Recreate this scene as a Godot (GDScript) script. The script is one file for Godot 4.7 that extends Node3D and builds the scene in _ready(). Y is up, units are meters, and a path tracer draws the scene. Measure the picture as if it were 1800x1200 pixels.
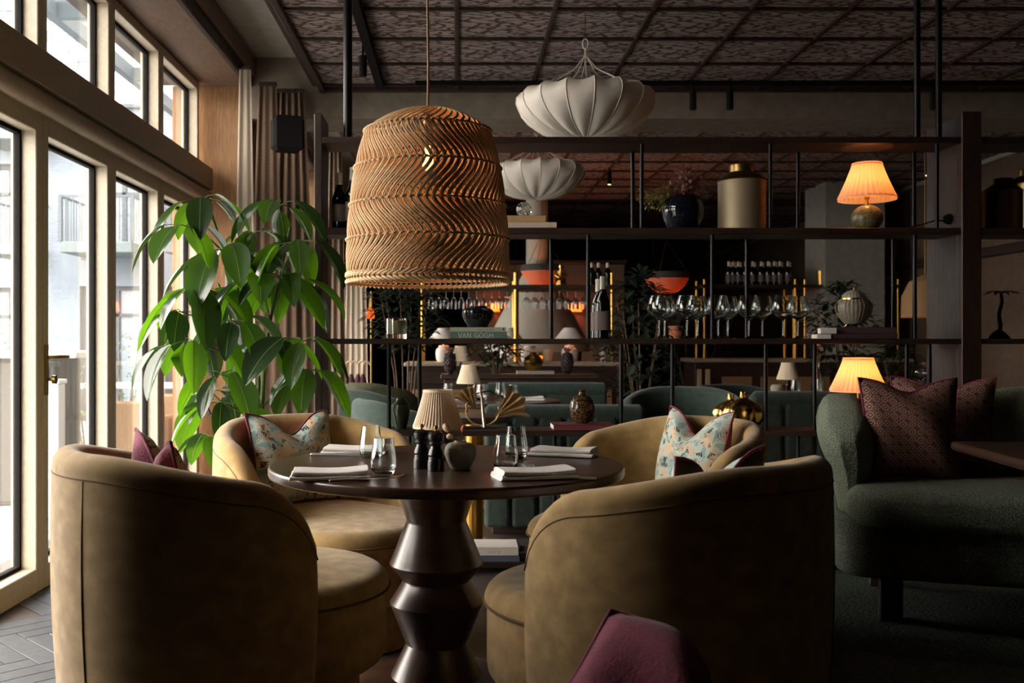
extends Node3D
# Restaurant interior by a folding window wall. x to the right, y up, the camera looks along -z; "d" below is the distance in front of the camera (z = -d).

const EYE := 1.164
const F := 1750.0
const SKY := 2.6
const EXPOSURE := 6.9
var M := {}
var used := {}

class MB:
	var v := PackedVector3Array()
	var n := PackedVector3Array()
	var uv := PackedVector2Array()
	var ix := PackedInt32Array()
	var xf := Transform3D.IDENTITY

	func at(p: Vector3, b := Basis.IDENTITY) -> MB:
		xf = Transform3D(b, p)
		return self

	func grid(rows: Array, wrap := false, flip := false, wrap_v := false, us := 1.0, vs := 1.0) -> void:
		var r: int = rows.size()
		var c: int = rows[0].size()
		var base := v.size()
		var cc := c + (1 if wrap else 0)
		var rr := r + (1 if wrap_v else 0)
		var nn := PackedVector3Array()
		nn.resize(r * c)
		for i in rr - 1:
			var i2 := (i + 1) % r
			var ra: PackedVector3Array = rows[i]
			var rb: PackedVector3Array = rows[i2]
			for j in cc - 1:
				var j2 := (j + 1) % c
				var a := ra[j]
				var f := (ra[j2] - rb[j]).cross(rb[j2] - a)
				# (b-d) x (c-a): same sense as (b-a) x (d-a)
				nn[i * c + j] += f
				nn[i * c + j2] += f
				nn[i2 * c + j] += f
				nn[i2 * c + j2] += f
		var s := -1.0 if flip else 1.0
		for i in rr:
			for j in cc:
				var k := (i % r) * c + (j % c)
				v.push_back(xf * (rows[i % r][j % c] as Vector3))
				n.push_back((xf.basis * nn[k]).normalized() * s)
				uv.push_back(Vector2(us * j / maxf(cc - 1, 1), vs * i / maxf(rr - 1, 1)))
		for i in rr - 1:
			for j in cc - 1:
				var a := base + i * cc + j
				var b := a + 1
				var d := a + cc
				var e := d + 1
				if flip:
					ix.append_array([a, e, d, a, b, e])
				else:
					ix.append_array([a, d, e, a, e, b])

	func tri(a: Vector3, b: Vector3, c: Vector3, out: Vector3) -> void:
		a = xf * a
		b = xf * b
		c = xf * c
		out = xf.basis * out
		var f := (c - a).cross(b - a)
		if f.dot(out) < 0:
			var t := b
			b = c
			c = t
			f = -f
		f = f.normalized()
		var k := v.size()
		var ab := f.abs()
		for p in [a, b, c]:
			v.push_back(p)
			n.push_back(f)
			uv.push_back(Vector2(p.x, p.z) if ab.y > ab.x and ab.y > ab.z else (Vector2(p.z, p.y) if ab.x > ab.z else Vector2(p.x, p.y)))
		ix.append_array([k, k + 1, k + 2])

	func quad(a: Vector3, b: Vector3, c: Vector3, d: Vector3, out: Vector3) -> void:
		tri(a, b, c, out)
		tri(a, c, d, out)

	func box(c: Vector3, s: Vector3, bev := 0.0) -> MB:
		var h := s * 0.5
		bev = minf(bev, minf(h.x, minf(h.y, h.z)) * 0.8)
		var g := h - Vector3(bev, bev, bev)
		for ax in 3:
			var u := (ax + 1) % 3
			var w := (ax + 2) % 3
			for sg in [-1.0, 1.0]:
				var q: Array[Vector3] = []
				for k in [[-1, -1], [1, -1], [1, 1], [-1, 1]]:
					var p := Vector3.ZERO
					p[ax] = sg * h[ax]
					p[u] = k[0] * g[u]
					p[w] = k[1] * g[w]
					q.append(p + c)
				var o := Vector3.ZERO
				o[ax] = sg
				quad(q[0], q[1], q[2], q[3], o)
			if bev > 0.0:
				for su in [-1.0, 1.0]:
					for sw in [-1.0, 1.0]:
						var q2: Array[Vector3] = []
						for k in [[-1.0, 0], [1.0, 0], [1.0, 1], [-1.0, 1]]:
							var p := Vector3.ZERO
							p[ax] = k[0] * g[ax]
							p[u] = su * (h[u] if k[1] == 0 else g[u])
							p[w] = sw * (g[w] if k[1] == 0 else h[w])
							q2.append(p + c)
						var o2 := Vector3.ZERO
						o2[u] = su
						o2[w] = sw
						quad(q2[0], q2[1], q2[2], q2[3], o2)
		if bev > 0.0:
			for sx in [-1.0, 1.0]:
				for sy in [-1.0, 1.0]:
					for sz in [-1.0, 1.0]:
						var o := Vector3(sx, sy, sz)
						tri(c + Vector3(sx * h.x, sy * g.y, sz * g.z), c + Vector3(sx * g.x, sy * h.y, sz * g.z), c + Vector3(sx * g.x, sy * g.y, sz * h.z), o)
		return self

	func lathe(prof: Array, segs := 32, ripple := 0, amp := 0.0, sharp := 0.6) -> MB:
		# prof: Vector2(radius, height) from bottom to top on the outside; sharp corners split the shading
		var start := 0
		for i in range(1, prof.size()):
			var cut: bool = i == prof.size() - 1
			if not cut:
				var d1: Vector2 = (prof[i] - prof[i - 1]).normalized()
				var d2: Vector2 = (prof[i + 1] - prof[i]).normalized()
				cut = d1.dot(d2) < cos(sharp)
			if cut:
				var rows := []
				for k in range(start, i + 1):
					var row := PackedVector3Array()
					for j in segs:
						var t := TAU * j / segs
						var r: float = prof[k].x * (1.0 + (amp * cos(t * ripple) if ripple else 0.0))
						row.push_back(Vector3(r * cos(t), prof[k].y, -r * sin(t)))
					rows.append(row)
				grid(rows, true)
				start = i
		return self

	func tube(path: Array, rad, sides := 6, caps := true) -> MB:
		var rows := []
		var m := path.size()
		var up := Vector3.UP
		for i in m:
			var t: Vector3 = (path[mini(i + 1, m - 1)] - path[maxi(i - 1, 0)]).normalized()
			if i == 0:
				up = Vector3.UP if absf(t.y) < 0.9 else Vector3.RIGHT
			var sx := t.cross(up)
			if sx.length() < 0.01:
				sx = t.cross(Vector3.FORWARD + Vector3(0.3, 0.2, 0))
			sx = sx.normalized()
			up = sx.cross(t).normalized()
			var r: float = rad if (rad is float or rad is int) else rad[i]
			var row := PackedVector3Array()
			for j in sides:
				var a := TAU * j / sides
				row.push_back(path[i] + (sx * cos(a) + up * sin(a)) * r)
			rows.append(row)
		if caps:
			var r0 := PackedVector3Array()
			var r1 := PackedVector3Array()
			for j in sides:
				r0.push_back(path[0])
				r1.push_back(path[m - 1])
			rows.push_front(r0)
			rows.push_back(r1)
		grid(rows, true, true)
		return self

	func prism(poly: PackedVector2Array, depth: float) -> MB:
		# polygon in x,y; extruded from z = -depth/2 to depth/2
		var t := Geometry2D.triangulate_polygon(poly)
		var h := depth * 0.5
		for i in range(0, t.size(), 3):
			for s in [-1.0, 1.0]:
				tri(Vector3(poly[t[i]].x, poly[t[i]].y, s * h), Vector3(poly[t[i + 1]].x, poly[t[i + 1]].y, s * h), Vector3(poly[t[i + 2]].x, poly[t[i + 2]].y, s * h), Vector3(0, 0, s))
		var area := 0.0
		for i in poly.size():
			area += poly[i].cross(poly[(i + 1) % poly.size()])
		var sg := 1.0 if area > 0 else -1.0
		for i in poly.size():
			var a := poly[i]
			var b := poly[(i + 1) % poly.size()]
			var o := Vector3((b - a).y, -(b - a).x, 0) * sg
			quad(Vector3(a.x, a.y, -h), Vector3(b.x, b.y, -h), Vector3(b.x, b.y, h), Vector3(a.x, a.y, h), o)
		return self

	func slab(outline: Array, y0: float, y1: float, r0: float, r1: float, sag := 0.0, close := true) -> MB:
		# an upholstered slab: a closed convex outline (x,z as Vector2, counter-clockwise seen from above when z points down the page) with rounded upper and lower edges
		var m := outline.size()
		var nrm: Array[Vector2] = []
		var mid := Vector2.ZERO
		for p in outline:
			mid += p / m
		for i in m:
			var t: Vector2 = (outline[(i + 1) % m] - outline[(i + m - 1) % m]).normalized()
			var o := Vector2(t.y, -t.x)
			if o.dot(outline[i] - mid) < 0:
				o = -o
			nrm.append(o)
		var lev := []
		if close:
			lev.append([1.0, y0, true])
		for k in 5:
			var a := PI * 0.5 * k / 4
			lev.append([r0 * (1 - sin(a)), y0 + r0 * (1 - cos(a)), false])
		for k in range(1, 6):
			var a := PI * 0.5 * k / 5
			lev.append([r1 * (1 - cos(a)), y1 - r1 * (1 - sin(a)), false])
		if close:
			lev.append([0.5, y1 + sag * 0.7, true])
			lev.append([1.0, y1 + sag, true])
		var rows := []
		for l in lev:
			var row := PackedVector3Array()
			for i in m:
				var p: Vector2 = (outline[i] as Vector2).lerp(mid, l[0] * 0.999) if l[2] else outline[i] - nrm[i] * l[0]
				row.push_back(Vector3(p.x, l[1], p.y))
			rows.append(row)
		var s := 0.0
		for i in m:
			s += outline[i].cross(outline[(i + 1) % m])
		grid(rows, true, s > 0)
		return self

	func mesh() -> ArrayMesh:
		var a := []
		a.resize(Mesh.ARRAY_MAX)
		a[Mesh.ARRAY_VERTEX] = v
		a[Mesh.ARRAY_NORMAL] = n
		a[Mesh.ARRAY_TEX_UV] = uv
		a[Mesh.ARRAY_INDEX] = ix
		var m := ArrayMesh.new()
		m.add_surface_from_arrays(Mesh.PRIMITIVE_TRIANGLES, a)
		return m

# ---------------------------------------------------------------- helpers
func mb(p := Vector3.ZERO, b := Basis.IDENTITY) -> MB:
	return MB.new().at(p, b)

func at(x: float, y: float, d: float) -> Vector3:      # where the ray through that pixel of the photograph is d metres in front of the camera
	return Vector3((x - 803.0) / F * d, EYE + (600.0 - y) / F * d, -d)

func px(x: float, d: float) -> float:
	return (x - 803.0) / F * d

func py(y: float, d: float) -> float:
	return EYE + (600.0 - y) / F * d

func numbered(called: String) -> String:
	used[called] = used.get(called, -1) + 1
	return called if used[called] == 0 else "%s_%03d" % [called, used[called]]

func tag(o: Node3D, label: String, category: String, group := "", kind := "") -> Node3D:
	if label: o.set_meta("label", label)
	if category: o.set_meta("category", category)
	if group: o.set_meta("group", group)
	if kind: o.set_meta("kind", kind)
	return o

func node(called: String, m: Variant, material: Material, parent: Node3D = self, pos := Vector3.ZERO, turn := 0.0) -> MeshInstance3D:
	var o := MeshInstance3D.new()
	o.name = numbered(called) if parent == self else called
	o.mesh = m.mesh() if m is MB else m
	o.material_override = material
	o.position = pos
	o.rotation.y = turn
	parent.add_child(o, true)
	return o

func thing(called: String, label: String, category: String, pos := Vector3.ZERO, turn := 0.0, group := "") -> Node3D:
	var o := Node3D.new()
	o.name = numbered(called)
	add_child(o)
	o.position = pos
	o.rotation.y = turn
	tag(o, label, category, group)
	return o

func single(called: String, m: Variant, material: Material, label: String, category: String, pos := Vector3.ZERO, turn := 0.0, group := "") -> MeshInstance3D:
	var o := node(called, m, material, self, pos, turn)
	tag(o, label, category, group)
	return o

func struct(called: String, m: Variant, material: Material, parent: Node3D = self, label := "") -> MeshInstance3D:
	var o := node(called, m, material, parent)
	if parent == self:
		o.set_meta("kind", "structure")
		if label: o.set_meta("label", label)
	return o

func frame(called: String, label := "") -> Node3D:
	var o := Node3D.new()
	o.name = numbered(called)
	add_child(o)
	o.set_meta("kind", "structure")
	if label: o.set_meta("label", label)
	return o

func dup(src: Node3D, pos: Vector3, turn: float, label: String) -> Node3D:
	var base: String = src.name
	if base.length() > 4 and base.right(3).is_valid_int():
		base = base.left(base.length() - 4)
	var c: Node3D = src.duplicate()
	c.name = numbered(base)
	add_child(c)
	c.position = pos
	c.rotation.y = turn
	if label: c.set_meta("label", label)
	return c

func circle(r: float, k := 32, c := Vector2.ZERO) -> Array:
	var o := []
	for i in k:
		o.append(c + Vector2(cos(TAU * i / k), sin(TAU * i / k)) * r)
	return o

func rrect(x0: float, z0: float, x1: float, z1: float, r: float, k := 5) -> Array:
	var o := []
	for c in [[x1 - r, z1 - r, 0.0], [x0 + r, z1 - r, PI / 2], [x0 + r, z0 + r, PI], [x1 - r, z0 + r, PI * 1.5]]:
		for i in k + 1:
			var a: float = c[2] + PI / 2 * i / k
			o.append(Vector2(c[0] + r * cos(a), c[1] + r * sin(a)))
	return o

func dense(o: Array, step := 0.06) -> Array:
	var r := []
	for i in o.size():
		var a: Vector2 = o[i]
		var b: Vector2 = o[(i + 1) % o.size()]
		var k := maxi(1, int(a.distance_to(b) / step))
		for j in k:
			r.append(a.lerp(b, float(j) / k))
	return r

# ---------------------------------------------------------------- materials
func noise(size: int, freq: float, ramp: Array, seed_ := 1, oct := 4, type := FastNoiseLite.TYPE_SIMPLEX_SMOOTH, fract := FastNoiseLite.FRACTAL_FBM, warp := 0.0) -> NoiseTexture2D:
	var f := FastNoiseLite.new()
	f.noise_type = type
	f.seed = seed_
	f.frequency = freq
	f.fractal_type = fract
	f.fractal_octaves = oct
	if warp > 0.0:
		f.domain_warp_enabled = true
		f.domain_warp_amplitude = warp
		f.domain_warp_frequency = freq * 1.5
	var t := NoiseTexture2D.new()
	t.width = size
	t.height = size
	t.seamless = true
	t.noise = f
	if ramp.size():
		var g := Gradient.new()
		var offs := PackedFloat32Array()
		var cols := PackedColorArray()
		for r in ramp:
			offs.push_back(r[0])
			cols.push_back(r[1])
		g.offsets = offs
		g.colors = cols
		t.color_ramp = g
	return t

func bumps(size: int, freq: float, seed_ := 3, strength := 4.0, oct := 3) -> NoiseTexture2D:
	var t := noise(size, freq, [], seed_, oct)
	t.as_normal_map = true
	t.bump_strength = strength
	return t

func mat(called: String, c: Color, rough := 0.7, metal := 0.0) -> StandardMaterial3D:
	var m := StandardMaterial3D.new()
	m.resource_name = called
	m.albedo_color = c
	m.roughness = rough
	m.metallic = metal
	M[called] = m
	return m

func textured(called: String, tex: Texture2D, scale: Vector3, rough := 0.7, nm: Texture2D = null, nscale := 1.0, world := true) -> StandardMaterial3D:
	var m := mat(called, Color.WHITE, rough)
	m.albedo_texture = tex
	m.uv1_triplanar = true
	m.uv1_world_triplanar = world
	m.uv1_scale = scale
	if nm:
		m.normal_enabled = true
		m.normal_texture = nm
		m.normal_scale = nscale
	return m

func clear(called: String, c: Color) -> StandardMaterial3D:
	var m := mat(called, c, 0.02)
	m.transparency = BaseMaterial3D.TRANSPARENCY_ALPHA
	return m

func floral() -> ImageTexture:
	var im := Image.create(512, 512, false, Image.FORMAT_RGB8)
	var f := FastNoiseLite.new()
	f.seed = 5
	f.frequency = 0.009
	var g := FastNoiseLite.new()
	g.seed = 9
	g.frequency = 0.02
	for y in 512:
		for x in 512:
			var a := f.get_noise_2d(x, y)
			var c := Color(0.72, 0.77, 0.73)
			if a > 0.12: c = Color(0.80, 0.72, 0.60)
			elif a < -0.28: c = Color(0.55, 0.66, 0.65)
			if g.get_noise_2d(x, y) > 0.42: c = Color(0.62, 0.42, 0.28)
			im.set_pixel(x, y, c)
	var rng := RandomNumberGenerator.new()
	rng.seed = 4
	var dot := func(p: Vector2, r: float, c: Color):
		for yy in range(int(p.y - r), int(p.y + r) + 1):
			for xx in range(int(p.x - r), int(p.x + r) + 1):
				if Vector2(xx, yy).distance_to(p) <= r:
					im.set_pixel(posmod(xx, 512), posmod(yy, 512), c)
	for k in 22:      # dotted flower heads
		var c := Vector2(rng.randf() * 512, rng.randf() * 512)
		for ring in range(1, 5):
			for i in ring * 7:
				dot.call(c + Vector2.from_angle(TAU * i / (ring * 7) + ring) * ring * 8.0, 1.7, Color(0.12, 0.16, 0.15))
	for k in 30:      # sprigs and leaves
		var c := Vector2(rng.randf() * 512, rng.randf() * 512)
		var a := rng.randf() * TAU
		var col: Color = [Color(0.10, 0.17, 0.15), Color(0.22, 0.32, 0.25), Color(0.33, 0.22, 0.13)][k % 3]
		for s in 34:
			dot.call(c + Vector2.from_angle(a + s * 0.015) * s, 1.8, col)
		for l in 5:
			var b := c + Vector2.from_angle(a) * (6 + l * 7)
			for s in 12:
				dot.call(b + Vector2.from_angle(a + (0.9 if l % 2 else -0.9)) * s, 3.6 * sin(PI * (s + 1) / 13.0) + 0.6, col)
	return ImageTexture.create_from_image(im)

func fretwork() -> ImageTexture:
	var im := Image.create(256, 256, false, Image.FORMAT_RGB8)
	for y in 256:
		for x in 256:
			var u := posmod(x, 32)
			var w := posmod(y, 32)
			var k := (int(x / 32.0) + int(y / 32.0)) % 2
			var a: int = absi(u - 16) + absi(w - 16)
			var on: bool = (a > 11 and a < 15) or (a > 19 and a < 22 and k == 0) or (a < 4) or (k == 1 and absi(u - w) < 2 and a > 15)
			im.set_pixel(x, y, Color(0.66, 0.50, 0.42) if on else Color(0.26, 0.15, 0.13))
	return ImageTexture.create_from_image(im)

func weave(c0: Color, c1: Color, n := 16) -> ImageTexture:
	var im := Image.create(128, 128, false, Image.FORMAT_RGB8)
	var rng := RandomNumberGenerator.new()
	rng.seed = 11
	for y in 128:
		for x in 128:
			var k := sin(PI * n * x / 64.0) * sin(PI * n * y / 64.0) * 0.5 + 0.5
			im.set_pixel(x, y, c0.lerp(c1, clampf(k + rng.randf_range(-0.2, 0.2), 0, 1)))
	return ImageTexture.create_from_image(im)

func herring() -> ImageTexture:
	var im := Image.create(128, 128, false, Image.FORMAT_RGB8)
	for y in 128:
		for x in 128:
			var col := int(x / 16.0)
			var s := posmod(y + (x if col % 2 else -x), 8)
			im.set_pixel(x, y, Color(0.5, 0.5, 0.5).lerp(Color(0.9, 0.9, 0.9), sin(PI * s / 8.0)))
	im.bump_map_to_normal_map(3.0)
	return ImageTexture.create_from_image(im)

func materials() -> void:
	var C := func(r, g, b): return Color(r / 255.0, g / 255.0, b / 255.0)
	var fine := bumps(256, 0.25, 4, 3.0)
	# cloth
	var m := textured("velvet", noise(512, 0.02, [[0.0, C.call(146, 116, 68)], [0.5, C.call(170, 139, 87)], [1.0, C.call(194, 164, 110)]], 2, 6), Vector3(1.3, 1.3, 1.3), 0.9, null, 0.5, false)
	m.rim_enabled = true
	m.rim = 0.6
	m.rim_tint = 0.6
	mat("velvet_seam", C.call(112, 88, 54), 0.9)
	m = textured("green_velvet", noise(256, 0.03, [[0.0, C.call(26, 42, 36)], [1.0, C.call(44, 64, 54)]], 6, 5), Vector3(2, 2, 2), 0.85, fine, 0.5, false)
	m.rim_enabled = true
	m.rim = 0.4
	m.rim_tint = 0.7
	m = textured("olive_velvet", noise(256, 0.03, [[0.0, C.call(50, 52, 30)], [1.0, C.call(74, 74, 46)]], 6, 5), Vector3(2, 2, 2), 0.85, fine, 0.5, false)
	textured("tweed", noise(512, 0.16, [[0.25, C.call(58, 70, 58)], [0.45, C.call(116, 126, 108)], [0.6, C.call(172, 178, 156)], [0.8, C.call(76, 90, 76)]], 7, 2), Vector3(1.6, 1.6, 1.6), 0.95, bumps(512, 0.16, 7, 6.0), 1.0, false)
	m = textured("burgundy", noise(256, 0.02, [[0.0, C.call(96, 18, 46)], [1.0, C.call(132, 36, 68)]], 8, 4), Vector3(2, 2, 2), 0.85, fine, 0.4, false)
	m.rim_enabled = true
	m.rim = 0.3
	m.rim_tint = 0.8
	m = mat("floral", Color.WHITE, 0.85)
	m.albedo_texture = floral()
	m.uv1_scale = Vector3(1.1, 1.1, 1)
	m = mat("fretwork", Color.WHITE, 0.85)
	m.albedo_texture = fretwork()
	m.uv1_scale = Vector3(1.5, 1.5, 1)
	m = mat("beige_print", Color.WHITE, 0.9)
	m.albedo_texture = noise(256, 0.08, [[0.0, C.call(172, 150, 120)], [0.62, C.call(166, 144, 116)], [0.7, C.call(70, 50, 40)], [1.0, C.call(60, 42, 34)]], 12, 2)
	textured("napkin", noise(256, 0.3, [[0.0, C.call(218, 214, 210)], [1.0, C.call(240, 237, 233)]], 3, 2), Vector3(4, 4, 4), 0.9, fine, 0.4, false)
	textured("rug", noise(512, 0.05, [[0.0, C.call(34, 42, 36)], [0.5, C.call(62, 72, 60)], [1.0, C.call(96, 104, 88)]], 21, 4), Vector3(1.2, 1, 4), 0.95, bumps(512, 0.06, 21, 8.0), 1.0)
	m = textured("sheer", noise(256, 0.2, [[0.0, C.call(196, 184, 166)], [1.0, C.call(214, 204, 188)]], 3, 2), Vector3(3, 3, 3), 0.9, null, 1.0, false)
	m.backlight_enabled = true
	m.backlight = Color(0.9, 0.86, 0.8)
	textured("drape", noise(256, 0.1, [[0.0, C.call(96, 76, 60)], [1.0, C.call(116, 94, 76)]], 13, 3), Vector3(2, 2, 2), 0.95, null, 1.0, false)
	textured("drape_pale", noise(256, 0.1, [[0.0, C.call(124, 106, 90)], [1.0, C.call(146, 126, 108)]], 13, 3), Vector3(2, 2, 2), 0.95, null, 1.0, false)
	m = textured("silk", noise(256, 0.15, [[0.0, C.call(214, 204, 190)], [1.0, C.call(232, 224, 210)]], 14, 3), Vector3(3, 3, 3), 0.6, null, 1.0, false)
	m.backlight_enabled = true
	m.backlight = Color(0.35, 0.33, 0.3)
	mat("silk_rib", C.call(226, 216, 198), 0.7)
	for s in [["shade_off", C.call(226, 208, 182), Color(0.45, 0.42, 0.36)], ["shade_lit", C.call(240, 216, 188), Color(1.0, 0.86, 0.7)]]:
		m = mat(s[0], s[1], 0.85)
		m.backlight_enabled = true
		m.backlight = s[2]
	# wood
	var grain := noise(512, 0.012, [[0.0, C.call(40, 27, 21)], [0.5, C.call(54, 37, 29)], [1.0, C.call(68, 48, 38)]], 30, 5)
	textured("walnut", grain, Vector3(0.6, 6, 6), 0.45, null, 1.0)
	textured("walnut_upright", grain, Vector3(6, 0.6, 6), 0.5, null, 1.0)
	textured("grey_wood", noise(512, 0.02, [[0.0, C.call(42, 36, 33)], [1.0, C.call(68, 60, 55)]], 31, 5), Vector3(5, 0.5, 5), 0.6, null, 1.0)
	m = textured("table_wood", noise(512, 0.012, [[0.0, C.call(46, 30, 23)], [0.5, C.call(64, 43, 33)], [1.0, C.call(84, 58, 45)]], 32, 5), Vector3(0.8, 5, 5), 0.32, null, 1.0, false)
	m.clearcoat_enabled = true
	m.clearcoat = 0.4
	m.clearcoat_roughness = 0.25
	textured("oak", noise(512, 0.015, [[0.0, C.call(120, 82, 46)], [0.5, C.call(142, 101, 60)], [1.0, C.call(160, 120, 76)]], 33, 5), Vector3(7, 0.7, 7), 0.6, null, 1.0)
	textured("soffit_wood", noise(512, 0.015, [[0.0, C.call(92, 70, 54)], [1.0, C.call(120, 94, 76)]], 34, 5), Vector3(6, 6, 0.8), 0.6, null, 1.0)
	textured("batten", grain, Vector3(2, 2, 2), 0.6, null, 1.0)
	for i in 3:
		textured("floor_%d" % i, noise(256, 0.02, [[0.0, C.call(36 + 4 * i, 42 + 4 * i, 49 + 4 * i)], [1.0, C.call(58 + 4 * i, 65 + 4 * i, 73 + 4 * i)]], 40 + i, 5), Vector3(3, 3, 3), 0.42, null, 1.0)
	textured("floor_dark", noise(256, 0.02, [[0.0, C.call(52, 46, 44)], [1.0, C.call(78, 70, 66)]], 44, 5), Vector3(2, 2, 2), 0.5, null, 1.0)
	mat("joint", C.call(26, 26, 28), 0.9)
	# room
	textured("frame_paint", noise(256, 0.05, [[0.0, C.call(182, 168, 146)], [1.0, C.call(196, 184, 162)]], 50, 3), Vector3(2, 2, 2), 0.45, null, 1.0)
	textured("fascia_paint", noise(256, 0.05, [[0.0, C.call(144, 128, 110)], [1.0, C.call(156, 140, 122)]], 51, 3), Vector3(2, 2, 2), 0.55, null, 1.0)
	mat("gasket", C.call(30, 28, 27), 0.8)
	M.gasket.metallic_specular = 0.2
	clear("pane", Color(0.93, 0.97, 0.97, 0.05))
	textured("plaster", noise(256, 0.03, [[0.0, C.call(150, 146, 134)], [1.0, C.call(166, 162, 150)]], 52, 4), Vector3(1, 1, 1), 0.9, null, 1.0)
	textured("beam_plaster", noise(256, 0.03, [[0.0, C.call(120, 108, 92)], [1.0, C.call(138, 126, 110)]], 53, 4), Vector3(1, 1, 1), 0.9, null, 1.0)
	textured("brown_wall", noise(256, 0.03, [[0.0, C.call(88, 70, 54)], [1.0, C.call(102, 84, 66)]], 54, 4), Vector3(1, 1, 1), 0.9, null, 1.0)
	mat("dark_wall", C.call(58, 48, 42), 0.9)
	textured("ceiling_paper", noise(1024, 0.0085, [[0.0, C.call(158, 144, 140)], [0.60, C.call(162, 148, 144)], [0.68, C.call(84, 62, 50)], [1.0, C.call(64, 46, 38)]], 60, 2, FastNoiseLite.TYPE_SIMPLEX_SMOOTH, FastNoiseLite.FRACTAL_RIDGED, 22.0), Vector3(0.75, 0.75, 1.8), 0.9, null, 1.0)
	mat("blackened", C.call(22, 21, 22), 0.38, 0.6)
	mat("black_paint", C.call(18, 17, 16), 0.75)
	M.black_paint.metallic_specular = 0.25
	# small things
	m = textured("rattan", noise(256, 0.05, [[0.0, C.call(216, 176, 128)], [0.5, C.call(234, 198, 150)], [1.0, C.call(244, 216, 174)]], 61, 4), Vector3(6, 6, 6), 0.6, null, 1.0, false)
	m.backlight_enabled = true
	m.backlight = Color(0.16, 0.12, 0.07)
	mat("cord", C.call(176, 140, 104), 0.8)
	mat("brass", C.call(196, 150, 76), 0.28, 1.0)
	mat("brass_old", C.call(150, 122, 74), 0.36, 1.0)
	mat("gold", C.call(206, 168, 96), 0.2, 1.0)
	mat("steel", C.call(214, 212, 208), 0.34, 0.9)
	mat("silver", C.call(206, 198, 184), 0.28, 1.0)
	m = textured("caddy_brass", noise(128, 0.1, [[0.0, C.call(158, 142, 112)], [1.0, C.call(174, 158, 128)]], 62, 2), Vector3(4, 4, 4), 0.55, herring(), 1.0, false)
	m.uv1_scale = Vector3(14, 14, 14)
	m.metallic = 0.6
	mat("black_lacquer", C.call(14, 14, 15), 0.3)
	mat("black_glaze", C.call(16, 20, 28), 0.06)
	mat("green_glaze", C.call(66, 74, 58), 0.18)
	textured("stone_glaze", noise(256, 0.06, [[0.0, C.call(128, 122, 106)], [1.0, C.call(158, 150, 132)]], 63, 4), Vector3(4, 4, 4), 0.6, null, 1.0, false)
	textured("marbled", noise(256, 0.02, [[0.0, C.call(60, 66, 40)], [0.4, C.call(128, 122, 78)], [0.55, C.call(70, 56, 40)], [0.8, C.call(150, 146, 108)], [1.0, C.call(90, 60, 40)]], 64, 4, FastNoiseLite.TYPE_SIMPLEX_SMOOTH, FastNoiseLite.FRACTAL_FBM, 20.0), Vector3(5, 5, 5), 0.35, null, 1.0, false)
	textured("mosaic", noise(256, 0.09, [[0.0, C.call(24, 18, 14)], [0.45, C.call(40, 28, 20)], [0.6, C.call(120, 92, 48)], [1.0, C.call(160, 128, 70)]], 65, 2, FastNoiseLite.TYPE_CELLULAR), Vector3(5, 5, 5), 0.12, null, 1.0, false)
	textured("shell_grey", noise(256, 0.05, [[0.0, C.call(120, 112, 98)], [1.0, C.call(168, 158, 140)]], 66, 4), Vector3(5, 5, 5), 0.5, null, 1.0, false)
	m = clear("glass_thin", Color(0.95, 0.98, 0.98, 0.04))
	m = mat("glass", Color(0.97, 0.99, 0.99, 0.0), 0.0)
	m.refraction_enabled = true
	m.refraction_scale = 0.05
	mat("wine_glass_dark", C.call(12, 14, 13), 0.08)
	mat("foil", C.call(206, 198, 180), 0.5)
	mat("leaf_gold", C.call(206, 180, 132), 0.42, 0.55)
	mat("paper_label", C.call(112, 100, 96), 0.8)
	mat("terracotta", C.call(206, 128, 96), 0.8)
	m = mat("terracotta_glow", C.call(206, 128, 96), 0.8)
	m.backlight_enabled = true
	m.backlight = Color(0.7, 0.5, 0.36)
	mat("hood_grey", C.call(150, 148, 136), 0.85)
	mat("dark_rim", C.call(52, 48, 44), 0.8)
	mat("white_ceramic", C.call(206, 200, 190), 0.35)
	mat("white_shade", C.call(214, 204, 196), 0.8)
	mat("cream", C.call(200, 178, 142), 0.7)
	mat("cane", C.call(150, 112, 76), 0.8)
	mat("marble_top", C.call(168, 152, 132), 0.35)
	mat("pineapple", C.call(58, 46, 48), 0.3, 0.5)
	mat("leather_brown", C.call(40, 26, 22), 0.6)
	mat("zip", C.call(190, 176, 160), 0.4, 0.7)
	mat("page", C.call(226, 222, 212), 0.9)
	mat("book_teal", C.call(96, 122, 112), 0.6)
	mat("book_mint", C.call(178, 186, 164), 0.6)
	mat("book_plum", C.call(74, 52, 54), 0.7)
	mat("book_red", C.call(112, 52, 56), 0.7)
	mat("book_tan", C.call(190, 152, 108), 0.7)
	mat("book_cream", C.call(206, 190, 168), 0.7)
	mat("book_blue", C.call(96, 104, 128), 0.6)
	mat("ink_brown", C.call(92, 66, 44), 0.8)
	mat("ink_pale", C.call(196, 208, 192), 0.8)
	mat("ink_dark", C.call(70, 68, 64), 0.8)
	mat("wax", C.call(206, 194, 160), 0.5)
	mat("umbrella_cloth", C.call(84, 44, 56), 0.85)
	mat("screen_green", C.call(60, 150, 60), 0.4)
	# plants
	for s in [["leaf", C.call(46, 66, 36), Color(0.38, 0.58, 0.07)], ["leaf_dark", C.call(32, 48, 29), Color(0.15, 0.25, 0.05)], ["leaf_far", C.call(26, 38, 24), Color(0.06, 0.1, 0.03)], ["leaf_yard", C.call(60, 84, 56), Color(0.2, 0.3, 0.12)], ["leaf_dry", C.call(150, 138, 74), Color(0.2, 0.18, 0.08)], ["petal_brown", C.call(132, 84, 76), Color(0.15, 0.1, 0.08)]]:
		m = mat(s[0], s[1], 0.2 if s[0] in ["leaf", "leaf_dark"] else 0.7)
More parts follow.
